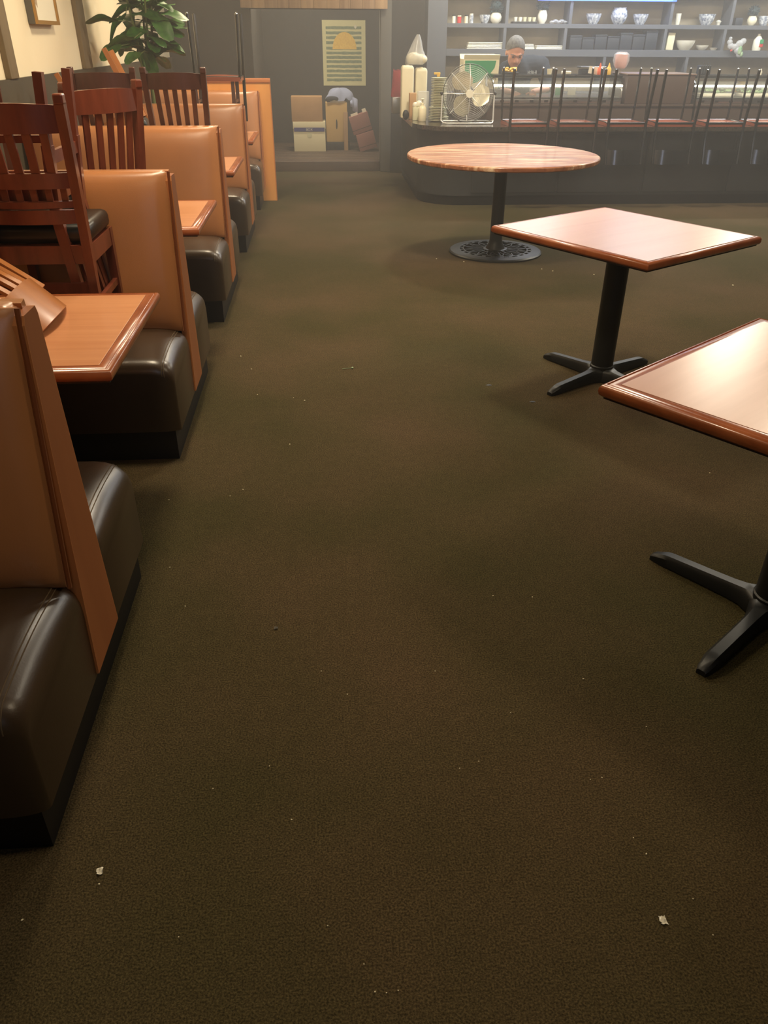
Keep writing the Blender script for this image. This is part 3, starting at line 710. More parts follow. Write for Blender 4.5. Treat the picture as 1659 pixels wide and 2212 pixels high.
MB().box(-0.14, 0.14, -0.09, 0.09, 0.06, 0.075, bev=0.004).build('platter', M_STEEL, t)
MB().box(-0.02, 0.02, -0.02, 0.02, 0.05, 0.06).build('stem', M_STEEL, t)
solo(MB().box(-0.05, 0.05, -0.004, 0.004, -0.035, 0.035, RY(0.15)), 'paper_slip', M_WHITE, 'crumpled white paper slip standing before the grey scale', 'paper', (on_case(1276), 9.44, CTZ+0.04))
for k, (px, m_, lb) in enumerate([(1294, M_ORB, 'orange squeeze bottle on the sushi case'), (1313, M_YEL, 'yellow squeeze bottle right of the orange one')]):
    t = thing('squeeze_bottle', lb, 'bottle', (on_case(px, 9.38), 9.38, CTZ-0.012), 'squeeze bottles on the case')
    MB().lathe([(0.022, 0), (0.026, 0.01), (0.026, 0.07), (0.014, 0.085)], n=16).build('body', m_, t)
    MB().lathe([(0.015, 0.085), (0.012, 0.095), (0.004, 0.125)], n=12).build('nozzle', m_, t)
t = thing('wrapped_roll', 'pink paper roll in clear plastic bag standing on the sushi case', 'roll', (on_case(1338), 9.52, CTZ))
MB().lathe([(0.0, 0.055), (0.05, 0.06), (0.062, 0.09), (0.066, 0.17), (0.058, 0.195), (0.0, 0.2)], n=20, cap=False).build('roll', M_PINK, t)
MB().lathe([(0.035, 0.0), (0.016, 0.02), (0.03, 0.04), (0.07, 0.075), (0.088, 0.13), (0.08, 0.19), (0.05, 0.212), (0.0, 0.214)], n=20, cap=False).build('plastic_bag', M_BAG, t)
t = thing('knife_block', 'dark knife block with pale upright slats on the right-hand case', 'knife block', (at(1520, 150, y=9.55).x, 9.55, CTZ))
MB().box(-0.06, 0.06, -0.05, 0.05, 0, 0.09, bev=0.004).build('block', M_NAVY, t)
for k in range(4): MB().box(-0.045+k*0.026, -0.035+k*0.026, -0.055, -0.051, 0.01, 0.12).build('slat', M_STEEL, t)
solo(MB().lathe([(0.014, 0), (0.016, 0.03), (0.008, 0.045), (0.006, 0.06)], n=12), 'soy_bottle', M_WHITE, 'tiny white bottle on the right-hand case by the frame edge', 'bottle', (at(1643, 158, y=9.5).x, 9.5, CTZ))

# big green and white carton left of the chef
p_ = at(1037, 160, y=9.86)
t = thing('green_carton', 'open white carton with green label and PALM lettering beside the chef', 'box', (p_.x, 9.95, 0.92))
MB().box(-0.20, 0.20, -0.14, 0.14, 0.12, 0.415, bev=0.004).build('carton', M_WBOX, t)
MB().prism([(-0.185, 0.40), (-0.185, 0.16), (-0.03, 0.19), (0.09, 0.255), (0.15, 0.33), (0.165, 0.40)][::-1], -0.1425, -0.1405, 'y').build('label_print', M_GREEN, t, smooth=False)
for s in (-1, 1): MB().box(-0.2, 0.2, -0.003, 0.003, 0, 0.05, TR(0, s*0.14, 0.413) @ RX(-s*0.5)).build('flap', M_WBOX, t)
def text(body, size, m_, parent, mx, name='lettering', ext=0.0006):
    c = bpy.data.curves.new(name, 'FONT'); c.body = body; c.size = size; c.extrude = ext; c.align_x = 'CENTER'; c.align_y = 'CENTER'
    o = bpy.data.objects.new(name, c); COL.objects.link(o); dg = bpy.context.evaluated_depsgraph_get()
    me = bpy.data.meshes.new_from_object(o.evaluated_get(dg)); bpy.data.objects.remove(o)
    me.materials.append(m_); q = bpy.data.objects.new(name, me); COL.objects.link(q); q.parent = parent; q.matrix_local = mx; return q
text('PALM', 0.055, M_KICK, t, TR(0.11, -0.1425, 0.225) @ RX(PI/2))
MB().box(-0.25, 0.25, -0.17, 0.17, -0.92, 0.118).build('support', M_BROWNB, t)

# back worktop behind the cases
t = thing('rear_worktop', 'low steel prep worktop behind the sushi cases', 'worktop', (3.9, 10.72, 0))
MB().box(-1.9, 2.6, -0.14, 0.14, 0.90, 0.94, bev=0.003).build('top', M_STEEL, t)
MB().box(-1.88, 2.58, -0.12, 0.14, 0.0, 0.90).build('cabinet', M_BARF, t, smooth=False)

# ------------------------------------------------------------------ wall shelving
SY = 10.9
def sx(px): return at(px, 55, y=SY).x
t = thing('wall_shelving', 'grey wall shelving with tan back behind the sushi bar', 'shelves', (0, 0, 0))
xs0, xs1 = sx(966), 6.5
MB().box(xs0-0.02, xs1, 11.17, 11.195, 0.0, 2.4).build('back_panel', M_SBACK, t, smooth=False)
MB().box(sx(924), xs0, SY, 11.19, 0.0, 2.4, bev=0.003).build('side_stile', M_SHELF, t, smooth=False)
Z1, Z2 = 1.685, 1.418     # top faces of the two visible shelves
for z0, z1 in ((Z1-0.045, Z1), (Z2-0.075, Z2), (1.955, 2.0), (0.93, 0.955)):
    MB().box(xs0, xs1, SY, 11.17, z0, z1, bev=0.002).build('shelf_board', M_SHELF, t, smooth=False)
for pxs, za, zb in (((1094, 1231, 1447, 1578), Z1, 1.955), ((1092, 1224, 1441, 1570), Z2, Z1-0.045), ((1316, 1498), 0.955, Z2-0.075)):
    for px in pxs:
        MB().box(sx(px)-0.018, sx(px)+0.018, SY+0.002, 11.17, za, zb).build('upright', M_SHELF, t, smooth=False)
MB().box(xs0, xs1, SY+0.01, 11.17, 2.0, 2.4).build('upper_cabinet', M_SHELF, t, smooth=False)
t = thing('led_strip', 'bright blue light strip along the top of the shelving', 'light strip', (sx(1305), SY-0.012, at(1305, 2, y=SY).z))
MB().box(-0.85, 0.85, -0.012, 0.008, 0, 0.02).build('tube', M_LED, t)
MB().box(-0.85, 0.85, 0.008, 0.0125, -0.004, 0.026).build('holder', M_STEEL, t)
l = area('led_glow', sx(1305), SY-0.03, 1.6, 0.02, 3.0, (0.3, 0.45, 1.0), z=1.935)

def shelf_it(mb, name, m_, label, cat, px, z, y=11.0, group=None, **k):
    return solo(mb, name, m_, label, cat, (sx(px) + (y-SY)*0.13, y, z), group, **k)
def jar(label, px, body, lid, h=0.085, r_=0.022):
    t = thing('spice_jar', label, 'jar', (sx(px)+0.013, 11.0, Z1), 'small jars at the left of the top shelf')
    MB().lathe([(r_, 0), (r_, h*0.8), (r_*0.8, h*0.85)], n=14).build('glass', body, t)
    MB().lathe([(r_*0.9, h*0.85), (r_*0.9, h)], n=14).build('lid', lid, t)
jar('small jar with dark lid at the far left of the top shelf', 980, M_WHITE, M_KICK)
jar('small jar with red label on the top shelf', 992, M_RED, M_CREAM, 0.08, 0.026)
jar('small cream jar with dark lid right of the red jar', 1007, M_CREAM, M_KICK)
jar('small mottled jar left of the glazed cup on the top shelf', 1018, M_BLUEP, M_WHITE, 0.1, 0.025)
BOWL = [(0.050, 0), (0.054, 0.008), (0.076, 0.040), (0.090, 0.085), (0.094, 0.105), (0.088, 0.105), (0.070, 0.040), (0.0, 0.014)]
def bowl(s_, tall=1.0): return MB().lathe([(a*s_, b*s_*tall) for a, b in BOWL], n=24, cap=False)
shelf_it(bowl(0.7, 1.2), 'cup', M_BLUEP, 'round blue and white glazed cup next to the potted ball plant', 'cup', 1047, Z1)
M_FOL = mat('foliage_dark', (26, 48, 50), 0.8)
def ball_plant(label, px, pot_r, pot_h, br, bz, potm=M_WHITE, group='potted ball plants on the top shelf'):
    t = thing('potted_plant', label, 'plant', (sx(px)+0.013, 11.0, Z1), group)
    MB().lathe([(pot_r*0.55, 0), (pot_r*0.95, pot_h*0.3), (pot_r, pot_h*0.65), (pot_r*0.7, pot_h), (pot_r*0.6, pot_h), (0.0, pot_h*0.9)], n=20, cap=False).build('pot', potm, t)
    mb = MB(); rr = random.Random(px)
    for q in range(150):
        v = Vector((rr.gauss(0, 1), rr.gauss(0, 1), rr.gauss(0, 1))).normalized()
        c = Vector((0, 0, bz)); p0 = c; p1 = c+v*br; s_ = v.orthogonal().normalized()*0.012
        mb.add([p0-s_*.3, p0+s_*.3, c+v*br*0.6+s_, p1, c+v*br*0.6-s_], [(0, 1, 2, 3, 4)])
    mb.ball((0, 0, bz), br*0.72, 12, 8)
    o = mb.build('foliage', M_FOL, t); o['kind'] = 'stuff'
ball_plant('round white pot with dark ball plant at the left of the top shelf', 1071, 0.072, 0.11, 0.10, 0.17)
ball_plant('tall white vase with dark ball plant on the top shelf', 1172, 0.058, 0.14, 0.095, 0.20)
ball_plant('round cream pot beside dark foliage near the right end of the top shelf', 1628, 0.058, 0.10, 0.08, 0.15, M_CREAM)
t = thing('tea_tray', 'dark tray of small white cups on the top shelf', 'tray', (sx(1133)+0.013, 11.0, Z1))
MB().box(-0.15, 0.15, -0.08, 0.08, 0, 0.022, bev=0.004).build('tray', M_KICK, t)
for k, x in enumerate((-0.115, -0.055, 0.0, 0.06, 0.115)):
    solo(MB().lathe([(0.016, 0), (0.024, 0.045), (0.021, 0.045), (0.014, 0.006)], n=14), 'tea_cup', M_WHITE if k < 2 else M_PLATE,
         ['leftmost white tea cup on the dark tray', 'second white tea cup on the dark tray', 'middle ivory tea cup on the dark tray', 'fourth ivory tea cup on the dark tray', 'rightmost ivory tea cup on the dark tray'][k], 'cup', (sx(1133)+0.013+x, 10.97, Z1+0.0225), 'tea cups on the dark tray')
mb = MB()
for q in range(5): mb.ball((-0.08+q*0.04, 0, 0.018+0.012*(q % 2)), (0.036, 0.05, 0.02), 10, 6)
shelf_it(mb, 'wrapped_bundle', M_BAG, 'lumpy clear plastic bundle right of the tall white vase', 'bag', 1208, Z1)
shelf_it(bowl(1.0, 1.05), 'patterned_bowl', M_BLUEP, 'blue and white bowl left of the large patterned jar', 'bowl', 1283, Z1, group='blue and white bowls')
shelf_it(MB().lathe([(0.05, 0), (0.085, 0.04), (0.1, 0.09), (0.09, 0.14), (0.075, 0.165), (0.082, 0.175), (0.076, 0.175), (0.0, 0.16)], n=24, cap=False), 'patterned_jar', M_BLUEP, 'large blue and white jar in the middle of the top shelf', 'jar', 1338, Z1)
shelf_it(bowl(1.0, 1.05), 'patterned_bowl', M_BLUEP, 'blue and white bowl right of the large patterned jar', 'bowl', 1385, Z1, group='blue and white bowls')
shelf_it(MB().lathe([(0.024, 0), (0.030, 0.05), (0.032, 0.12), (0.028, 0.12), (0.0, 0.02)], n=18, cap=False), 'vase', M_WHITE, 'narrow white vase in the fourth bay of the top shelf', 'vase', 1467, Z1)
shelf_it(bowl(1.1, 1.0), 'patterned_bowl', M_BLUEP, 'wide blue and white bowl in the fourth bay of the top shelf', 'bowl', 1529, Z1, group='blue and white bowls')
shelf_it(MB().lathe([(0.02, 0), (0.03, 0.03), (0.036, 0.04), (0.02, 0.05), (0.005, 0.055)], n=16), 'lidded_dish', M_WHITE, 'small white lidded dish beside the wide patterned bowl', 'dish', 1556, Z1)
shelf_it(MB().box(-0.05, 0.05, -0.05, 0.05, 0, 0.08, bev=0.01), 'dark_pot', M_NAVY, 'dark square pot at the left of the last top bay', 'pot', 1597, Z1)
shelf_it(bowl(0.8, 1.2), 'patterned_bowl', M_BLUEP, 'blue and white bowl cut by the right edge of the picture', 'bowl', 1654, Z1, group='blue and white bowls')
# second shelf
def plates(label, px, n, w_, d_, group='white plates on the second shelf', z=Z2):
    t = thing('plate_stack', label, 'plates', (sx(px)+0.013, 11.0, z), group)
    for k in range(n): MB().box(-w_/2+0.004*k, w_/2-0.004*k, -d_/2, d_/2, k*0.015, k*0.015+0.011, bev=0.004).build('plate', M_WHITE, t)
plates('long stack of white rectangular plates at the left of the second shelf', 1050, 5, 0.46, 0.16)
plates('short stack of white plates behind the chef\'s head', 1143, 4, 0.17, 0.14)
plates('white rectangular plates right of the chef on the second shelf', 1193, 3, 0.36, 0.16)
hts = [0.15, 0.13, 0.16, 0.145, 0.18, 0.165, 0.21]
dkl = ['leftmost', 'second', 'third', 'fourth', 'fifth', 'sixth', 'tallest rightmost']
for k in range(7):
    px = 1247+k*27.5
    t = thing('lacquer_box', '%s dark lacquer box in the middle bay of the second shelf' % dkl[k], 'box', (sx(px)+0.013, 11.0, Z2), 'dark lacquer boxes')
    MB().box(-0.073, 0.073, -0.07, 0.07, 0, hts[k]*0.86, bev=0.004).build('body', M_NAVY, t)
    MB().box(-0.076, 0.076, -0.073, 0.073, hts[k]*0.86, hts[k], bev=0.004).build('lid', M_NAVY, t)
shelf_it(MB().box(-0.045, 0.045, -0.04, 0.04, 0, 0.185, TR(0.006, 0, 0) @ RY(0.04), bev=0.004), 'white_carton', M_WBOX, 'tall narrow white carton in the fourth bay of the second shelf', 'box', 1455, Z2)
shelf_it(bowl(1.25, 0.8), 'serving_bowl', M_WHITE, 'wide white serving bowl right of the tall carton', 'bowl', 1492, Z2)
shelf_it(bowl(0.85, 0.6), 'small_dish', M_WHITE, 'smaller white dish right of the serving bowl', 'dish', 1530, Z2)
shelf_it(MB().lathe([(0.03, 0), (0.055, 0.03), (0.05, 0.03), (0.0, 0.006)], n=18, cap=False), 'saucer', M_WHITE, 'small white saucer at the end of the fourth bay', 'dish', 1554, Z2, y=10.96)
t = thing('grocery_bag', 'white plastic bag with green and red goods hanging over the shelf edge', 'bag', (sx(1597), SY-0.02, Z2))
mb = MB()
for q, (x, z, r_) in enumerate([(-0.10, 0.06, 0.035), (-0.08, 0.02, 0.04), (-0.03, 0.01, 0.04), (0.03, 0.04, 0.05), (0.07, 0.07, 0.04), (0.02, -0.03, 0.045), (0.05, -0.07, 0.04), (-0.10, 0.10, 0.02)]): mb.ball((x, -0.03, z+0.03), (r_, 0.03, r_*0.9), 10, 7)
mb.build('bag', M_BAG, t)
MB().ball((0.04, -0.055, 0.0), (0.03, 0.015, 0.05), 8, 6).ball((0.07, -0.055, -0.04), (0.02, 0.012, 0.03), 8, 6).build('greens', M_GREENF, t)
MB().ball((-0.075, -0.06, 0.0), 0.014, 8, 6).build('red_tag', M_RED, t)
t = thing('detergent_jug', 'white jug with red and green label at the right edge of the second shelf', 'bottle', (sx(1650)+0.01, 10.98, Z2))
MB().lathe([(0.05, 0), (0.055, 0.02), (0.055, 0.11), (0.03, 0.15), (0.018, 0.16), (0.018, 0.18)], n=20).build('body', M_WHITE, t)
MB().box(0.0, 0.045, -0.058, -0.05, 0.04, 0.07).build('red_label', M_RED, t)
MB().box(0.0, 0.045, -0.058, -0.05, 0.075, 0.12).build('green_label', M_GREEN, t)

# ------------------------------------------------------------------ things on the left end of the counter
def jug(label, px, y, h, w_=0.068, d_=0.075):
    p_ = at(px, 200, y=y)
    t = thing('plastic_canister', label, 'canister', (p_.x, y, CT), 'cream plastic canisters')
    mb = MB(); prof = [(1.0, 0.0), (1.0, h-0.035), (0.95, h-0.018), (0.80, h-0.003), (0.7, h)]
    rings = []
    for s_, z in prof:
        rings.append([Vector((math.copysign(abs(math.cos(a))**0.25, math.cos(a))*w_*s_, math.copysign(abs(math.sin(a))**0.25, math.sin(a))*d_*s_, z)) for a in [2*PI*k/20 for k in range(20)]])
    n = 20; mb.add([v for q in rings for v in q], [(i*n+k, i*n+(k+1) % n, (i+1)*n+(k+1) % n, (i+1)*n+k) for i in range(len(rings)-1) for k in range(n)]+[tuple(range(n)), tuple((len(rings)-1)*n+k for k in range(n))[::-1]])
    mb.build('body', M_CREAM, t, ang=0.6)
    MB().lathe([(0.02, h), (0.02, h+0.006)], n=14).build('cap', M_CREAM, t)
    return p_.x
xa = jug('left of two tall cream canisters at the counter end', 879, 9.62, 0.50)
xb = jug('right of two tall cream canisters at the counter end', 908, 9.72, 0.475, 0.066)
mb = MB()
def bagf(u, v):
    a = 2*PI*u; z = v; rr_ = [0.100, 0.112, 0.110, 0.092, 0.074, 0.062, 0.050, 0.034, 0.016][min(8, int(v*8))]*(1+0.05*math.sin(5*a+v*9))
    return Vector((rr_*math.cos(a)+0.03*v-0.02, rr_*0.7*math.sin(a), 0.28*v))
mb.grid(bagf, 20, 8)
t = thing('plastic_bag', 'knotted see-through bag with a white bundle on top of the canisters', 'bag', ((xa+xb)/2+0.025, 9.67, CT+0.508))
MB().ball((-0.03, 0, 0.058), (0.085, 0.07, 0.058), 16, 10).ball((0.045, 0, 0.05), (0.072, 0.06, 0.05), 16, 10).build('bundle', M_CREAM, t)
mb.build('film', M_BAG, t)
solo(MB().grid(lambda u, v: Vector((0.075*math.cos(2*PI*u)*(1-0.35*v), 0.06*math.sin(2*PI*u), 0.27*v*(1+0.05*math.sin(6*PI*u)))), 16, 6), 'red_bag', mat('red_bag_film', (170, 60, 62), 0.4, alpha=0.6), 'limp red plastic bag behind the left canister', 'bag', (at(858, 200, y=10.1).x, 10.1, CT+0.17))
solo(MB().box(-0.06, 0.06, -0.05, 0.05, 0, 0.17, bev=0.006), 'wire_basket', M_STEEL, 'small grey box under the red bag', 'box', (at(858, 200, y=10.1).x, 10.1, CT))
p_ = at(894, 240, z=CT+0.02)
solo(MB().box(-0.036, 0.036, -0.05, 0.05, 0, 0.25, bev=0.003), 'brown_carton', M_CARD, 'narrow brown carton in front of the canisters', 'box', (at(892, 215, y=9.36).x, 9.40, CT))
t = thing('tissue_box', 'small pale green box with crumpled tissues behind the pump bottle', 'box', (at(899, 240, y=9.2).x+0.02, 9.22, CT))
MB().box(-0.055, 0.055, -0.045, 0.045, 0, 0.125, bev=0.003).build('carton', M_PLATE, t)
MB().ball((-0.03, 0, 0.145), (0.03, 0.03, 0.03), 8, 6).ball((0.01, 0, 0.155), (0.035, 0.028, 0.035), 8, 6).ball((0.05, 0.0, 0.14), (0.026, 0.02, 0.018), 8, 6).build('tissue', M_WHITE, t)
solo(MB().box(-0.06, 0.06, -0.05, 0.05, 0, 0.265, bev=0.004), 'clear_bin', M_BAG, 'clear plastic bin behind the pump bottle', 'bin', (at(915, 215, y=9.36).x, 9.42, CT))
t = thing('pump_bottle', 'white pump bottle standing at the counter end', 'bottle', (at(913, 240, y=9.06).x, 9.08, CT))
MB().lathe([(0.036, 0), (0.042, 0.01), (0.042, 0.12), (0.03, 0.14), (0.018, 0.15)], n=20).build('body', M_CREAM, t)
MB().lathe([(0.016, 0.15), (0.016, 0.17), (0.006, 0.175), (0.006, 0.205)], n=12).build('collar', M_CREAM, t)
MB().box(-0.02, 0.016, -0.03, 0.012, 0.205, 0.218, bev=0.004).build('pump_head', M_WHITE, t)
t = thing('spray_bottle', 'slim bottle with yellow trigger standing behind the plates', 'bottle', (at(947, 180, y=9.7).x, 9.72, CT))
MB().lathe([(0.03, 0), (0.034, 0.02), (0.034, 0.25), (0.014, 0.33), (0.012, 0.40)], n=16).build('body', M_BAG, t)
MB().box(-0.05, 0.02, -0.012, 0.012, 0.41, 0.432, bev=0.004).box(-0.016, 0.016, -0.016, 0.016, 0.39, 0.412).build('trigger', M_YEL, t)
solo(MB().ball((0, 0, 0.045), (0.035, 0.03, 0.05), 10, 8), 'teapot_lid', M_KICK, 'small dark lump beside the left canister foot', 'lid', (at(876, 232, y=9.40).x, 9.36, CT-0.004))
# plate stacks: each plate is a thing
def plate(r_): return MB().lathe([(r_*0.62, 0), (r_*0.66, 0.003), (r_, 0.010), (r_*1.01, 0.0125), (r_, 0.0135), (r_*0.66, 0.006), (0, 0.005)], n=28, cap=False)
p_ = at(943, 258, z=CT)
PC = [0]; ONES = 'first second third fourth fifth sixth seventh eighth ninth tenth eleventh twelfth thirteenth fourteenth fifteenth sixteenth seventeenth eighteenth nineteenth'.split()
ORD = ONES + [a_+b_ for a_ in ('twenty', 'thirty', 'forty', 'fifty') for b_ in ['']+['-'+q for q in ONES[:9]]]
ORD = [q+'th' if q in ('twenty', 'thirty', 'forty', 'fifty') else q for q in ORD]
def pstack(x, y, z, r_, n, label, group):
    me = plate(r_).mesh('plate', M_PLATE)
    for k in range(n):
        o = bpy.data.objects.new('plate', me); COL.objects.link(o); o.location = (x+random.uniform(-.003, .003), y, z+k*0.015)
        PC[0] += 1; tag(o, 'ivory plate, %s from the bottom of the plate stack beside the fan' % ORD[PC[0]-1], 'plate', 'ivory plates stacked beside the fan')
    return z+n*0.015
px_ = at(949, 200, y=9.12).x
z = pstack(px_, 9.12, CT, 0.108, 3, 'wide ivory plate in the bottom layer of the tall plate stack', 'wide plates under the tall stack')
z = pstack(px_-0.003, 9.12, z, 0.098, 6, 'ivory plate in the low-middle layer of the tall plate stack', 'plates in the lower middle of the stack')
z = pstack(px_-0.003, 9.12, z+0.001, 0.084, 18, 'small ivory plate in the upper column of the tall plate stack', 'small plates in the upper column')

for k, (px_, lb) in enumerate(((2.9, 'long white pendant lamp hanging above the chef'), (5.5, 'long white pendant lamp hanging at the right end of the bar'))):
    t = thing('pendant_lamp', lb, 'lamp', (px_, 10.25, 2.0), 'pendant lamps over the sushi bar')
    MB().box(-0.6, 0.6, -0.05, 0.05, 0.0, 0.13, bev=0.02).build('shade', M_SHADE, t)
    MB().box(-0.61, 0.61, -0.03, 0.03, 0.131, 0.15).build('housing', M_STEEL, t)
    for s in (-1, 1): MB().tube([(s*0.45, 0, 0.15), (s*0.45, 0, CEIL-2.0)], 0.003, 6).build('cord', M_KICK, t)

# ------------------------------------------------------------------ wire fan
FY = 8.86; fc = at(1012, 202, y=FY); FR = 0.262
t = thing('wire_fan', 'round wire cage fan with pale blades on a tubular stand', 'fan', (fc.x, FY, CT))
H = fc.z-CT
def ring(rad, y, n=48): return [(rad*math.cos(2*PI*k/n), y, H+rad*math.sin(2*PI*k/n)) for k in range(n)]
def depth(rr_, s): return s*(0.075*(1-(rr_/FR)**3)) 
g = MB()
for s, nm in ((-1, 'front_grille'), (1, 'rear_grille')):
    g = MB()
    for k in range(15):
        rr_ = FR*(0.16+0.84*k/14); g.tube(ring(rr_, depth(rr_, s), 40), 0.0011 if k < 14 else 0.004, 5, closed=True)
    for k in range(8):
        a = 2*PI*k/8+PI/2; g.tube([(q*math.cos(a), depth(q, s), H+q*math.sin(a)) for q in [FR*(0.1+0.9*i/7) for i in range(8)]], 0.0028, 6)
    g.build(nm, M_WIRE, t)
MB().lathe([(0.0, -0.080), (0.036, -0.080), (0.038, -0.072), (0.03, -0.066)], n=24, mx=TR(0, 0, H) @ RX(-PI/2), cap=False).build('badge', M_WHITE, t)
MB().lathe([(0.05, 0.03), (0.07, 0.04), (0.07, 0.13), (0.05, 0.15)], n=24, mx=TR(0, 0, H) @ RX(-PI/2)).build('motor', M_STEEL, t)
MB().lathe([(0.03, -0.04), (0.035, 0.0), (0.035, 0.03)], n=20, mx=TR(0, 0, H) @ RX(-PI/2)).build('hub', M_BLADE, t)
for k in range(3):
    a0 = math.radians([112, -18, 232][k])
    def bf(u, v, a0=a0):
        rr_ = 0.035+0.185*u; wd = math.radians(38)*(0.45+0.9*math.sin(PI*min(u*0.9+0.12, 1))); a = a0 + wd*(v-0.5)*2*(0.9) + 0.25*u
        return Vector((rr_*math.cos(a), 0.028*(v-0.5)*2*(0.4+0.6*u), H+rr_*math.sin(a)))
    mb = MB(); mb.grid(bf, 12, 8); mb.build('blade', M_BLADE, t, ang=2)
SW = 0.268
st = MB(); st.tube([(-SW, 0, H), (-SW-0.004, 0, 0.03), (-SW+0.01, -0.05, 0.010), (-SW+0.04, -0.11, 0.010), (SW-0.04, -0.11, 0.010), (SW-0.01, -0.05, 0.010), (SW+0.004, 0, 0.03), (SW, 0, H)], 0.0075, 8)
st.tube([(-SW-0.004, 0, 0.03), (-SW+0.01, 0.08, 0.010), (-SW+0.04, 0.15, 0.010), (SW-0.04, 0.15, 0.010), (SW-0.01, 0.08, 0.010), (SW+0.004, 0, 0.03)], 0.0075, 8)
st.build('stand', M_WIRE, t)
for s in (-1, 1): MB().ball((s*(SW+0.008), 0, H), 0.016, 10, 8).build('knob', M_KICK, t)

# ------------------------------------------------------------------ alcove: poster, boxes
PY = AY-0.012
c0, c1 = at(695, 43, y=PY), at(790, 185, y=PY)
t = thing('poster', 'pale poster with dark stripes and golden half sun on the dark wall', 'poster', (c0.x, PY, c1.z))
PW, PH = c1.x-c0.x, c0.z-c1.z
MB().box(0, PW, -0.004, 0.004, 0, PH).build('sheet', M_POST, t, smooth=False)
def py(v): return PH*(1-(v-43)/(185-43))
def pxx(v): return PW*(v-695)/(790-695)
for k, yv in enumerate((59, 70, 80, 91, 103, 113, 122.5, 132, 142.5, 152.5, 162.5, 172)):
    n = 12; rr = random.Random(k); up = [(pxx(703+78*i/n), py(yv-3.0+rr.uniform(-.5, .5))) for i in range(n+1)]; dn = [(pxx(703+78*i/n), py(yv+3.0+rr.uniform(-.5, .5))) for i in range(n+1)]
    MB().prism(up[::-1]+dn, -0.0055, -0.0042, 'y').build('stripe', M_STRP, t, smooth=False)
MB().prism([(pxx(743.5)+(pxx(770)-pxx(743.5))*math.cos(a), py(105)+(py(68)-py(105))*math.sin(a)) for a in [PI*k/24 for k in range(25)]], -0.0075, -0.0058, 'y').build('sun', M_SUN, t, smooth=False)
MB().prism([(pxx(768)+0.018*math.cos(a), py(57)+0.022*math.sin(a)) for a in [2*PI*k/14 for k in range(14)]], -0.0075, -0.0058, 'y').build('moon', M_WHITE, t, smooth=False)

AZ = 0.12
def box_at(px0, px1, py0, py1, y, z=None):
    a, b = at(px0, py0, y=y), at(px1, py1, y=y); return a.x, b.x, (b.z if z is None else z), a.z
BY = 12.28
x0, x1, z0, z1 = box_at(633, 704, 263, 327, BY, AZ)
t = thing('white_storage_box', 'white carton with blue band, bottom left of the alcove boxes', 'box', ((x0+x1)/2, BY, AZ))
hw, hh = (x1-x0)/2, z1-z0
MB().box(-hw, hw, 0, 0.32, 0, hh-0.06, bev=0.003).build('carton', M_WBOX, t)
MB().box(-hw-0.006, hw+0.006, -0.006, 0.326, hh-0.06-0.03, hh, bev=0.003).build('lid', M_WBOX, t)
MB().box(-hw+0.01, hw-0.01, -0.0015-0.006, -0.006, hh-0.125, hh-0.075).build('blue_band', M_BLUE, t, smooth=False)
text('BOX', 0.045, M_WHITE, t, TR(0, -0.0085, hh-0.100) @ RX(PI/2))
MB().lathe([(0.035, 0), (0.035, 0.002)], n=20, mx=TR(0, -0.001, hh-0.17) @ RX(PI/2)).build('seal', M_PLATE, t)
a_, b_, zz0, zz1 = box_at(628, 697, 209, 262, BY, AZ+hh)
t = thing('cardboard_box', 'plain tan cardboard box on top of the white carton', 'box', ((a_+b_)/2, BY+0.0, AZ+hh+0.001))
MB().box(-(b_-a_)/2, (b_-a_)/2, 0, 0.30, 0, zz1-zz0, bev=0.003).build('carton', M_CARD, t)
MB().box(-(b_-a_)/2+0.01, (b_-a_)/2-0.01, 0.145, 0.155, zz1-zz0, zz1-zz0+0.001).build('tape', M_CARD2, t, smooth=False)
# low dark crate and the tall carton standing on it
cz = 0.108
t = thing('dark_crate', 'low dark crate under the tall tan carton', 'crate', (0.255, 12.42, AZ))
MB().box(-0.17, 0.17, 0, 0.30, 0, cz, bev=0.004).build('body', M_KICK, t)
a_, b_, zz0, zz1 = box_at(703, 751, 222, 308, 12.44, AZ+cz)
t = thing('tall_carton', 'tall narrow tan carton with a dark hand slot', 'box', ((a_+b_)/2, 12.44, AZ+cz+0.001))
hw = (b_-a_)/2; hh = zz1-zz0
MB().box(-hw, hw, 0, 0.26, 0, hh, bev=0.003).build('carton', M_CARD2, t)
MB().prism([(0.02*math.cos(a)*0.6, 0.23+0.065*math.sin(a)) for a in [2*PI*k/16 for k in range(16)]], -0.002, 0.001, 'y').build('hand_slot', M_KICK, t, smooth=False)
tallx, tally, tallz = (a_+b_)/2, 12.44, AZ+cz+0.001+hh
a_, b_, zz0, zz1 = box_at(742, 752, 245, 312, 12.40, AZ)
solo(MB().box(-(b_-a_)/2, (b_-a_)/2, -0.012, 0.012, 0, zz1-zz0+0.02, bev=0.002), 'pale_board', M_PLANK, 'narrow pale board leaning at the right side of the tall carton', 'board', ((a_+b_)/2+0.0, 12.385, AZ))
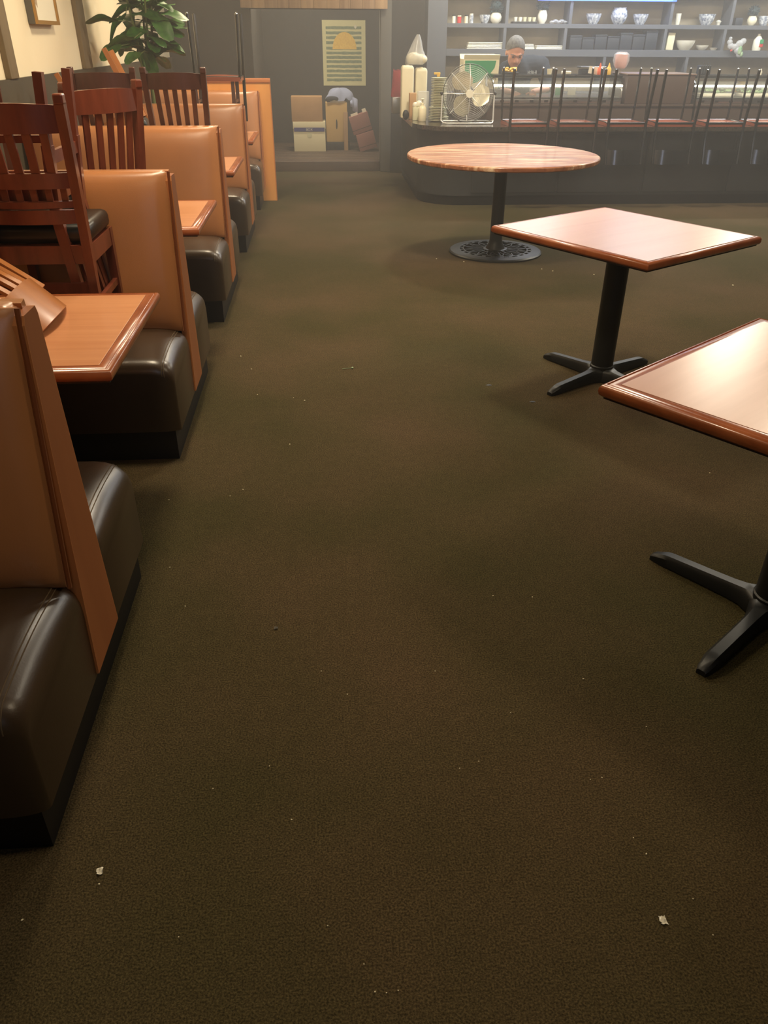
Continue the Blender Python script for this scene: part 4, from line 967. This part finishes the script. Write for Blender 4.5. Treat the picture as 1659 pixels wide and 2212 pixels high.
# cloth bundle over the tall carton
t = thing('cloth_bundle', 'crumpled grey-blue garment heaped over the tall carton', 'cloth', (tallx, tally+0.1, tallz))
rr = random.Random(11)
mb = MB()
def cl(u, v):
    a = 2*PI*u; r_ = 0.20*math.sin(PI*v*0.5+0.001)
    hgt = 0.17*math.cos(PI*v*0.5)+0.012
    return Vector((r_*math.cos(a)*(1+0.18*math.sin(3*a+2)+0.06*math.sin(9*a))+0.045, 0.10*math.sin(PI*v*0.5)*math.sin(a), hgt+0.035*math.sin(4*a+5*v)*v+0.02*math.sin(11*a)*v))
mb.grid(cl, 40, 12)
mb.build('garment', M_CLOTH, t, ang=2)
MB().grid(lambda u, v: Vector((0.20+0.10*u+0.02*math.sin(9*u), -0.085-0.03*math.sin(PI*v)+0.01*math.sin(14*u), 0.02-0.17*v*(0.4+0.6*u)+0.05*math.sin(PI*u)*(1-v))), 12, 10).build('sleeve', M_CLOTH, t, ang=2)
MB().ball((-0.045, -0.06, 0.045), (0.105, 0.06, 0.042), 14, 8).build('dark_lining', M_DKCL, t)
MB().add([(-0.13, -0.115, 0.0), (-0.03, -0.12, 0.035), (0.03, -0.12, 0.02), (0.12, -0.11, 0.022), (0.12, -0.10, 0.0), (-0.13, -0.10, 0.0)], [(0, 1, 2, 3, 4, 5)]).build('paper', M_WHITE, t)
# leaning mauve cartons
def lean_box(px, py, w_, h_, ang, y, label, d_=0.22):
    p_ = at(px, py, y=y)
    t = thing('mauve_carton', label, 'box', mx=TR(p_.x, y, p_.z) @ RY(ang), group='leaning mauve cartons')
    MB().box(-w_/2, w_/2, 0, d_, -h_/2, h_/2, bev=0.003).build('carton', M_MAUVE, t)
    MB().box(-w_/2-0.001, w_/2+0.001, -0.0015, 0.002, -h_/2+0.05, -h_/2+0.056).build('fold', M_KICK, t)
    return t
lean_box(792, 305, 0.255, 0.225, -0.27, 12.22, 'lower leaning mauve carton at the right of the alcove boxes', 0.2)
t = lean_box(779, 267, 0.275, 0.235, -0.31, 12.24, 'upper leaning mauve carton with white paper sticking out', 0.2)
MB().box(-0.10, 0.0, 0.05, 0.06, 0.118, 0.15).box(0.07, 0.125, 0.05, 0.06, 0.118, 0.165).build('paper', M_WHITE, t)

# ------------------------------------------------------------------ picture on the left wall
p0, p1 = at(79, 52, x=XL+0.05), at(128, 58, x=XL+0.05)
t = thing('framed_picture', 'deep gold framed picture hanging on the cream wall', 'picture', (XL, (p0.y+p1.y)/2, p0.z))
hl = (p1.y-p0.y)/2; PHH = 0.60
MB().box(0.002, 0.045, -hl, hl, 0.0, PHH, bev=0.002).build('backing', M_PILLAR, t, smooth=False)
MB().box(0.045, 0.047, -hl+0.022, hl-0.022, 0.022, PHH-0.022).build('art_sheet', M_PAPER, t, smooth=False)
fr = MB()
for y0, y1, z0, z1 in ((-hl, hl, 0, 0.022), (-hl, hl, PHH-0.022, PHH), (-hl, -hl+0.022, 0.022, PHH-0.022), (hl-0.022, hl, 0.022, PHH-0.022)): fr.box(0.0455, 0.060, y0, y1, z0, z1)
fr.build('frame', M_GOLDF, t, smooth=False)
MB().prism([(-hl+0.06, 0.6), (-hl+0.045, 0.35), (-hl+0.05, 0.12), (-hl+0.10, 0.09), (-hl+0.115, 0.2), (-hl+0.10, 0.4), (-hl+0.14, 0.57)], 0.0472, 0.048, 'x').build('art_figure', M_ART, t, smooth=False)

# ------------------------------------------------------------------ big leafy plant
PX, PYY = -1.42, 7.55
t = thing('fiddle_leaf_plant', 'tall broad-leaved green plant in the left corner above the chairs', 'plant', (PX, PYY, 0.755))
MB().lathe([(0.085, 0), (0.11, 0.02), (0.135, 0.24), (0.14, 0.26), (0.125, 0.26), (0.115, 0.22), (0.0, 0.22)], n=24, cap=False).build('pot', M_POT, t)
MB().lathe([(0.0, 0.224), (0.114, 0.222)], n=24, cap=False).build('soil', M_KICK, t)
rr = random.Random(21)
leaf = MB()
def lf(u, v):
    L = 1.0; w_ = 0.60*(math.sin(PI*min(1, u*0.93+0.04))**0.6)*(0.55+0.55*u)
    s = (v-0.5)*2
    return Vector((u*L, s*w_*0.5, 0.10*abs(s)*w_+0.03*math.sin(9*u+3*s)*abs(s)-0.22*u*u))
leaf.grid(lf, 10, 6); LME = leaf.mesh('leaf', M_LEAF, ang=2)
stems = []
for k in range(5):
    a = 2*PI*k/5+0.3; lean = 0.10+0.12*rr.random(); b0 = Vector((0.04*math.cos(a), 0.04*math.sin(a), 0.22)); hgt = 1.05+0.4*rr.random()
    if k == 0: lean = 0.16
    pts = [b0 + Vector((lean*math.cos(a)*q*q, lean*math.sin(a)*q*q, hgt*q)) for q in [i/8 for i in range(9)]]
    MB().tube(pts, [0.013-0.007*i/8 for i in range(9)], 7).build('stem', M_STEM, t); stems.append(pts)
def add_leaf(base, dirv, size, roll=0.0):
    d = Vector(dirv).normalized(); up = Vector((0, 0, 1)); y = up.cross(d); y = y.normalized() if y.length > 1e-3 else Vector((0, 1, 0)); z = d.cross(y)
    m3 = Matrix((d, y, z)).transposed().to_4x4()
    o = bpy.data.objects.new('leaf', LME); COL.objects.link(o); o.parent = t
    o.matrix_local = TR(*base) @ m3 @ RX(roll) @ Matrix.Diagonal((size, size, size, 1)); return o
n = 0
for si, pts in enumerate(stems):
    for q in range(19):
        f_ = 0.34+0.66*q/18; i = min(7, int(f_*8)); b = pts[i].lerp(pts[i+1], f_*8-i)
        a = rr.uniform(0, 2*PI); 
        dx, dy = math.cos(a), math.sin(a)
        if PX+b.x+dx*0.3 < XL+0.06: dx = abs(dx)*0.3
        add_leaf(b, (dx, dy, rr.uniform(-0.25, 0.7)), rr.uniform(0.20, 0.31), rr.uniform(-0.5, 0.5)); n += 1
# the leaves that stand out against the cream wall and the dark wall
def spot_leaf(px, py, y, dpx, dpy, size, roll=0.3):
    a_ = at(px, py, y=y); b_ = at(px+dpx, py+dpy, y=y)
    d = (b_-a_); d.y += -0.05; base = a_-Vector((PX, PYY, 0.755))
    near = min((p_ for ps in stems for p_ in ps), key=lambda p_: (p_-base).length)
    MB().tube([near, near.lerp(base, 0.5)+Vector((0, 0, 0.02)), base], 0.0035, 5).build('petiole', M_STEM, t)
    add_leaf(base, d, size, roll)
for args in ((262, 98, 7.25, -42, 20, 0.20, 1.0), (290, 82, 7.25, -44, 4, 0.22, 0.5), (255, 45, 7.2, -48, -8, 0.24, 0.4), (305, 115, 7.3, -30, 12, 0.16, 1.1), (330, 60, 7.6, 50, 4, 0.25, 0.3), (335, 85, 7.6, 50, 12, 0.25, 0.3),
             (335, 30, 7.6, 48, -2, 0.27, 0.3), (345, 62, 7.8, 40, -16, 0.22, 0.7), (300, 80, 7.5, 10, 50, 0.24, 1.0), (285, 60, 7.5, -20, 32, 0.24, 0.9), (315, 100, 7.5, 14, 44, 0.22, 0.8), (300, 10, 7.5, -30, 10, 0.28, 0.4), (320, 20, 7.5, 22, 22, 0.28, 0.5), (272, 30, 7.4, -20, 24, 0.25, 0.6)):
    spot_leaf(*args)

# ------------------------------------------------------------------ the chef
def skin_obj(verts, edges, radii):
    me = bpy.data.meshes.new('tmp'); me.from_pydata([tuple(v) for v in verts], edges, []); o = bpy.data.objects.new('tmp', me); COL.objects.link(o)
    md = o.modifiers.new('s', 'SKIN'); md.use_smooth_shade = True
    for i, r_ in enumerate(radii):
        sv = me.skin_vertices[0].data[i]; sv.radius = (r_, r_) if not isinstance(r_, tuple) else r_; sv.use_root = (i == 0)
    sub = o.modifiers.new('u', 'SUBSURF'); sub.levels = 2; sub.render_levels = 2
    dg = bpy.context.evaluated_depsgraph_get(); out = bpy.data.meshes.new_from_object(o.evaluated_get(dg)); bpy.data.objects.remove(o)
    return out
def merged(meshes, name, m_, voxel, parent, smooth_it=4):
    bm = bmesh.new()
    for q in meshes: bm.from_mesh(q)
    me = bpy.data.meshes.new(name); bm.to_mesh(me); bm.free()
    o = bpy.data.objects.new('tmp', me); COL.objects.link(o)
    md = o.modifiers.new('r', 'REMESH'); md.mode = 'VOXEL'; md.voxel_size = voxel
    sm = o.modifiers.new('m', 'SMOOTH'); sm.factor = 0.5; sm.iterations = smooth_it
    dg = bpy.context.evaluated_depsgraph_get(); out = bpy.data.meshes.new_from_object(o.evaluated_get(dg)); bpy.data.objects.remove(o)
    out.name = name; out.materials.clear(); out.materials.append(m_); out.shade_smooth()
    r_ = bpy.data.objects.new(name, out); COL.objects.link(r_); r_.parent = parent; return r_
hc = at(1113, 112, y=9.93)                       # head centre
SHy = 10.10
hip = Vector((hc.x+0.16, 10.33, 0.93)); sh = Vector((hc.x+0.10, SHy, 1.235))
CH = thing('person', 'man in a black printed t-shirt bending over the sushi case with head bowed', 'person', (hip.x, hip.y, 0))
def L_(v): return Vector(v)-Vector((hip.x, hip.y, 0))
shL, shR = at(1092, 150, y=10.06), at(1170, 140, y=10.12)
elL, elR = Vector((shL.x-0.07, 9.93, 1.02)), Vector((shR.x+0.07, 9.98, 1.04))
haL = Vector((hc.x-0.03, 9.66, 1.01)); haR = at(1147, 196, y=9.62); haR.z = 1.012
neck = Vector((hc.x+0.035, 10.02, 1.27))
V = [hip, hip.lerp(sh, 0.35), hip.lerp(sh, 0.7), sh, neck, Vector((hc.x, 9.96, 1.33)),
     shL, elL, haL+Vector((0.0, 0.05, 0.01)), shR, elR, haR+Vector((0.02, 0.05, 0.012)),
     hip+Vector((-0.10, 0, -0.06)), hip+Vector((-0.11, -0.02, -0.48)), hip+Vector((-0.11, 0.02, -0.86)), hip+Vector((-0.11, -0.10, -0.89)),
     hip+Vector((0.10, 0, -0.06)), hip+Vector((0.12, -0.02, -0.48)), hip+Vector((0.12, 0.02, -0.86)), hip+Vector((0.12, -0.10, -0.89))]
E_ = [(0, 1), (1, 2), (2, 3), (3, 4), (4, 5), (3, 6), (6, 7), (7, 8), (3, 9), (9, 10), (10, 11), (0, 12), (12, 13), (13, 14), (14, 15), (0, 16), (16, 17), (17, 18), (18, 19)]
Rr = [0.10, 0.10, 0.10, 0.085, 0.055, 0.055, 0.045, 0.042, 0.026, 0.045, 0.042, 0.026, 0.085, 0.055, 0.035, 0.035, 0.085, 0.055, 0.035, 0.035]
parts_ = [skin_obj([L_(v) for v in V], E_, Rr)]
def tmp_mesh(mb): return mb.mesh('tmp', None)
HM = RX(0.55).to_3x3()           # head bowed towards the counter
HS = 1.27
def hp(x, y, z): return L_(hc) + HM @ (Vector((x, y, z))*HS)
def hball(x, y, z, r_): return tmp_mesh(MB().ball(hp(x, y, z), tuple(q*HS for q in r_), 16, 12, HM))
parts_ += [hball(0, 0.012, 0.025, (0.076, 0.092, 0.092)), hball(0, -0.022, -0.045, (0.060, 0.064, 0.075)), hball(0, -0.05, -0.095, (0.034, 0.030, 0.026)),
           hball(0, -0.092, -0.022, (0.013, 0.022, 0.024)), hball(0, -0.088, -0.036, (0.019, 0.015, 0.011)), hball(0, -0.080, 0.020, (0.055, 0.014, 0.012)),
           hball(-0.074, 0.012, -0.012, (0.010, 0.018, 0.032)), hball(0.074, 0.012, -0.012, (0.010, 0.018, 0.032)), hball(-0.040, -0.045, -0.020, (0.022, 0.022, 0.026)), hball(0.040, -0.045, -0.020, (0.022, 0.022, 0.026))]
def hand(wr, side):
    out = [tmp_mesh(MB().ball(L_(wr)+Vector((0, -0.02, 0.0)), (0.040, 0.046, 0.020), 12, 8))]
    for k in range(4):
        x = (-0.028+0.0185*k); ln = [0.05, 0.062, 0.058, 0.045][k]
        b = L_(wr)+Vector((x, -0.05, 0.002)); out.append(tmp_mesh(MB().tube([b, b+Vector((x*0.2, -ln*0.55, 0.004)), b+Vector((x*0.2, -ln, -0.012)), b+Vector((x*0.2, -ln-0.012, -0.024))], [0.010, 0.009, 0.0085, 0.006], 8)))
    b = L_(wr)+Vector((side*0.035, -0.015, 0)); out.append(tmp_mesh(MB().tube([b, b+Vector((side*0.024, -0.02, -0.004)), b+Vector((side*0.026, -0.045, -0.012))], [0.012, 0.011, 0.008], 8)))
    return out
parts_ += hand(haL, 1)+hand(haR, -1)
body = merged(parts_, 'body', M_SKIN, 0.0075, CH, 3)
# shirt: torso and sleeves, slightly fuller than the body
def limb(pts, rs, flat=1.0, n=18): return [tmp_mesh(MB().tube([L_(p_) for p_ in pts], rs, n, flat=flat)), tmp_mesh(MB().ball(L_(pts[0]), rs[0]*min(1, flat+0.1), 14, 10)), tmp_mesh(MB().ball(L_(pts[-1]), rs[-1]*min(1, flat+0.1), 14, 10))]
sm_ = []
sm_ += limb([hip+Vector((0, 0.0, -0.12)), hip, hip.lerp(sh, 0.5), sh+Vector((0, 0, -0.03))], [0.20, 0.195, 0.20, 0.205], 0.68)
up_ = Vector((0, 0, 0.0))
sm_ += limb([sh+Vector((-0.03, -0.01, 0.0)), shL.lerp(sh, 0.35), shL], [0.12, 0.11, 0.085]); sm_ += limb([sh+Vector((0.03, 0, 0.0)), shR.lerp(sh, 0.35), shR], [0.13, 0.12, 0.090])
sm_ += limb([shL, shL.lerp(elL, 0.85)], [0.085, 0.068]); sm_ += limb([shR, shR.lerp(elR, 0.9)], [0.088, 0.070])
sm_ += limb([sh+Vector((0, 0.01, 0.02)), neck+Vector((0, 0.015, -0.02))], [0.10, 0.068])
merged(sm_, 'shirt', M_SHIRT, 0.011, CH, 4)
TV = [hip+Vector((0, 0, -0.08)), hip+Vector((-0.10, 0, -0.12)), hip+Vector((-0.11, -0.02, -0.48)), hip+Vector((-0.11, 0.02, -0.84)), hip+Vector((0.10, 0, -0.12)), hip+Vector((0.12, -0.02, -0.48)), hip+Vector((0.12, 0.02, -0.84))]
merged([skin_obj([L_(v) for v in TV], [(0, 1), (1, 2), (2, 3), (0, 4), (4, 5), (5, 6)], [0.15, 0.11, 0.075, 0.06, 0.11, 0.075, 0.06])], 'trousers', M_TROU, 0.018, CH, 4)
# hair cap, brows, eyes, mouth
mb = MB()
def hairf(u, v):
    a = 2*PI*u; ph = v*PI*0.60
    front = max(0, -math.sin(a)); ph *= (1-0.50*front)
    return hp(0.0815*math.sin(ph)*math.cos(a), 0.012+0.098*math.sin(ph)*math.sin(a), 0.027+0.098*math.cos(ph))
mb.grid(hairf, 28, 12); mb.build('hair', M_HAIR, CH, ang=2)
for s in (-1, 1):
    MB().tube([hp(s*0.014, -0.093, 0.024), hp(s*0.035, -0.090, 0.030), hp(s*0.054, -0.076, 0.024)], [0.004, 0.005, 0.003], 6).build('eyebrow', M_HAIR, CH)
    MB().ball(hp(s*0.031, -0.080, 0.004), (0.012, 0.008, 0.007), 10, 6, HM).build('eye', M_KICK, CH)
MB().tube([hp(-0.020, -0.0795, -0.068), hp(0, -0.0855, -0.066), hp(0.020, -0.0795, -0.068)], [0.002, 0.003, 0.002], 6).build('mouth', mat('lips', (150, 84, 74), 0.6), CH)
# chest print
pc = at(1149, 157, y=9.93)
pr = MB()
rr = random.Random(4)
for q in range(7):
    x = -0.045+0.016*q; pr.bar((x, 0, -0.022+rr.uniform(-.006, .006)), (x+rr.uniform(-.008, .008), 0.0, 0.024+rr.uniform(-.008, .006)), 0.006, 0.002)
for q in range(4): pr.bar((-0.05+0.025*q, 0, 0.0+rr.uniform(-.015, .015)), (-0.03+0.025*q, 0.0, rr.uniform(-.015, .015)), 0.006, 0.002)
po = pr.build('shirt_print', M_PRINT, CH); po.matrix_local = TR(*(L_(Vector((pc.x, 9.918, pc.z))))) @ RX(0.35)

# ------------------------------------------------------------------ litter on the carpet
def scrap(px, py, s_, seed, label, m_=M_WHITE, group=None, name='paper_scrap', cat='paper scrap'):
    p_ = at(px, py, z=0.0); rr = random.Random(seed); mb = MB()
    n = 4; pts = {}
    def fn(u, v): return Vector(((u-0.5)*s_+rr.uniform(-.12, .12)*s_, (v-0.5)*s_*1.2+rr.uniform(-.12, .12)*s_, 0.0015+rr.uniform(0, .35)*s_))
    mb.grid(fn, n, n); o = mb.build(name, m_, smooth=False); o.location = (p_.x, p_.y, 0.0005); return tag(o, label, cat, group)
scrap(1432, 1990, 0.014, 1, 'white paper scrap lying alone on the carpet at lower right')
scrap(216, 1884, 0.013, 2, 'torn white paper scrap on the carpet at lower left')
scrap(596, 1358, 0.010, 3, 'faint grey lint scrap near the middle of the carpet', M_PILLAR)
p_ = at(751, 797, z=0)
tag(MB().tube([(-0.03, -0.006, 0.003), (0, 0.0, 0.004), (0.028, 0.005, 0.004)], 0.0015, 5).ball((0.026, 0.004, 0.005), (0.006, 0.008, 0.004), 8, 5).build('noodle_bit', M_GREENF), 'pale green food strand on the carpet in mid aisle', 'food scrap').location = (p_.x, p_.y, 0)
CR = [(214, 1910, 4), (48, 1988, 5), (386, 2024, 3), (630, 1771, 4), (460, 1704, 3), (582, 1655, 3), (810, 2143, 4), (835, 2145, 3), (786, 2083, 3), (1260, 1467, 4), (1396, 1845, 4), (1368, 1810, 3), (1300, 1680, 3), (1034, 1645, 3),
      (658, 866, 4), (543, 798, 3), (556, 853, 3), (634, 860, 3), (626, 960, 3), (525, 1058, 3), (365, 1080, 3), (497, 1072, 3), (400, 1310, 3), (367, 1226, 3), (1170, 582, 3), (1194, 586, 3), (1503, 560, 4), (1583, 617, 4), (1283, 594, 3),
      (1150, 1290, 3), (1396, 1570, 3), (1065, 1287, 3), (1533, 1022, 3), (1275, 1684, 3), (1497, 1942, 3), (1540, 2020, 3), (943, 560, 3), (1002, 566, 3), (694, 1450, 3), (750, 1500, 3), (940, 1450, 3), (993, 1660, 3), (708, 2000, 3), (1103, 1540, 3), (520, 770, 3), (860, 2140, 3)]
cm = []
for k in range(3):
    rr = random.Random(50+k); mb = MB(); mb.ball((0, 0, 0), (1, 0.8, 0.5), 6, 4)
    mb.v = [tuple(c_*(1+rr.uniform(-.2, .2)) for c_ in v) for v in mb.v]; me = bpy.data.meshes.new('crumb'); me.from_pydata(mb.v, [], mb.f); me.materials.append(M_CRUMB); cm.append(me)
CR.sort(key=lambda c_: -c_[1])
for k, (px, py_, s_) in enumerate(CR):
    p_ = at(px, py_, z=0); d_ = (p_-CAMP).length; sz = s_*0.5*d_/FPX
    o = bpy.data.objects.new('crumb', cm[k % 3]); COL.objects.link(o); o.location = (p_.x, p_.y, sz*0.45); o.scale = (sz, sz, sz); o.rotation_euler = (0, 0, k)
    tag(o, 'tiny pale crumb on the carpet, %s up from the bottom of the picture' % ORD[k], 'crumb', 'pale crumbs scattered over the carpet')
for px, py_, lb in ((1056, 832, 'small dark stain chip on the carpet left of the cross-shaped foot'), (1150, 868, 'dark fleck on the carpet before the square table foot')):
    p_ = at(px, py_, z=0); o = MB().lathe([(0.010, 0), (0.008, 0.0015), (0.0, 0.002)], n=9, cap=False).build('dirt_fleck', M_KICK); o.location = (p_.x, p_.y, 0.0002); o.scale = (1.6, 1, 1); tag(o, lb, 'dirt')
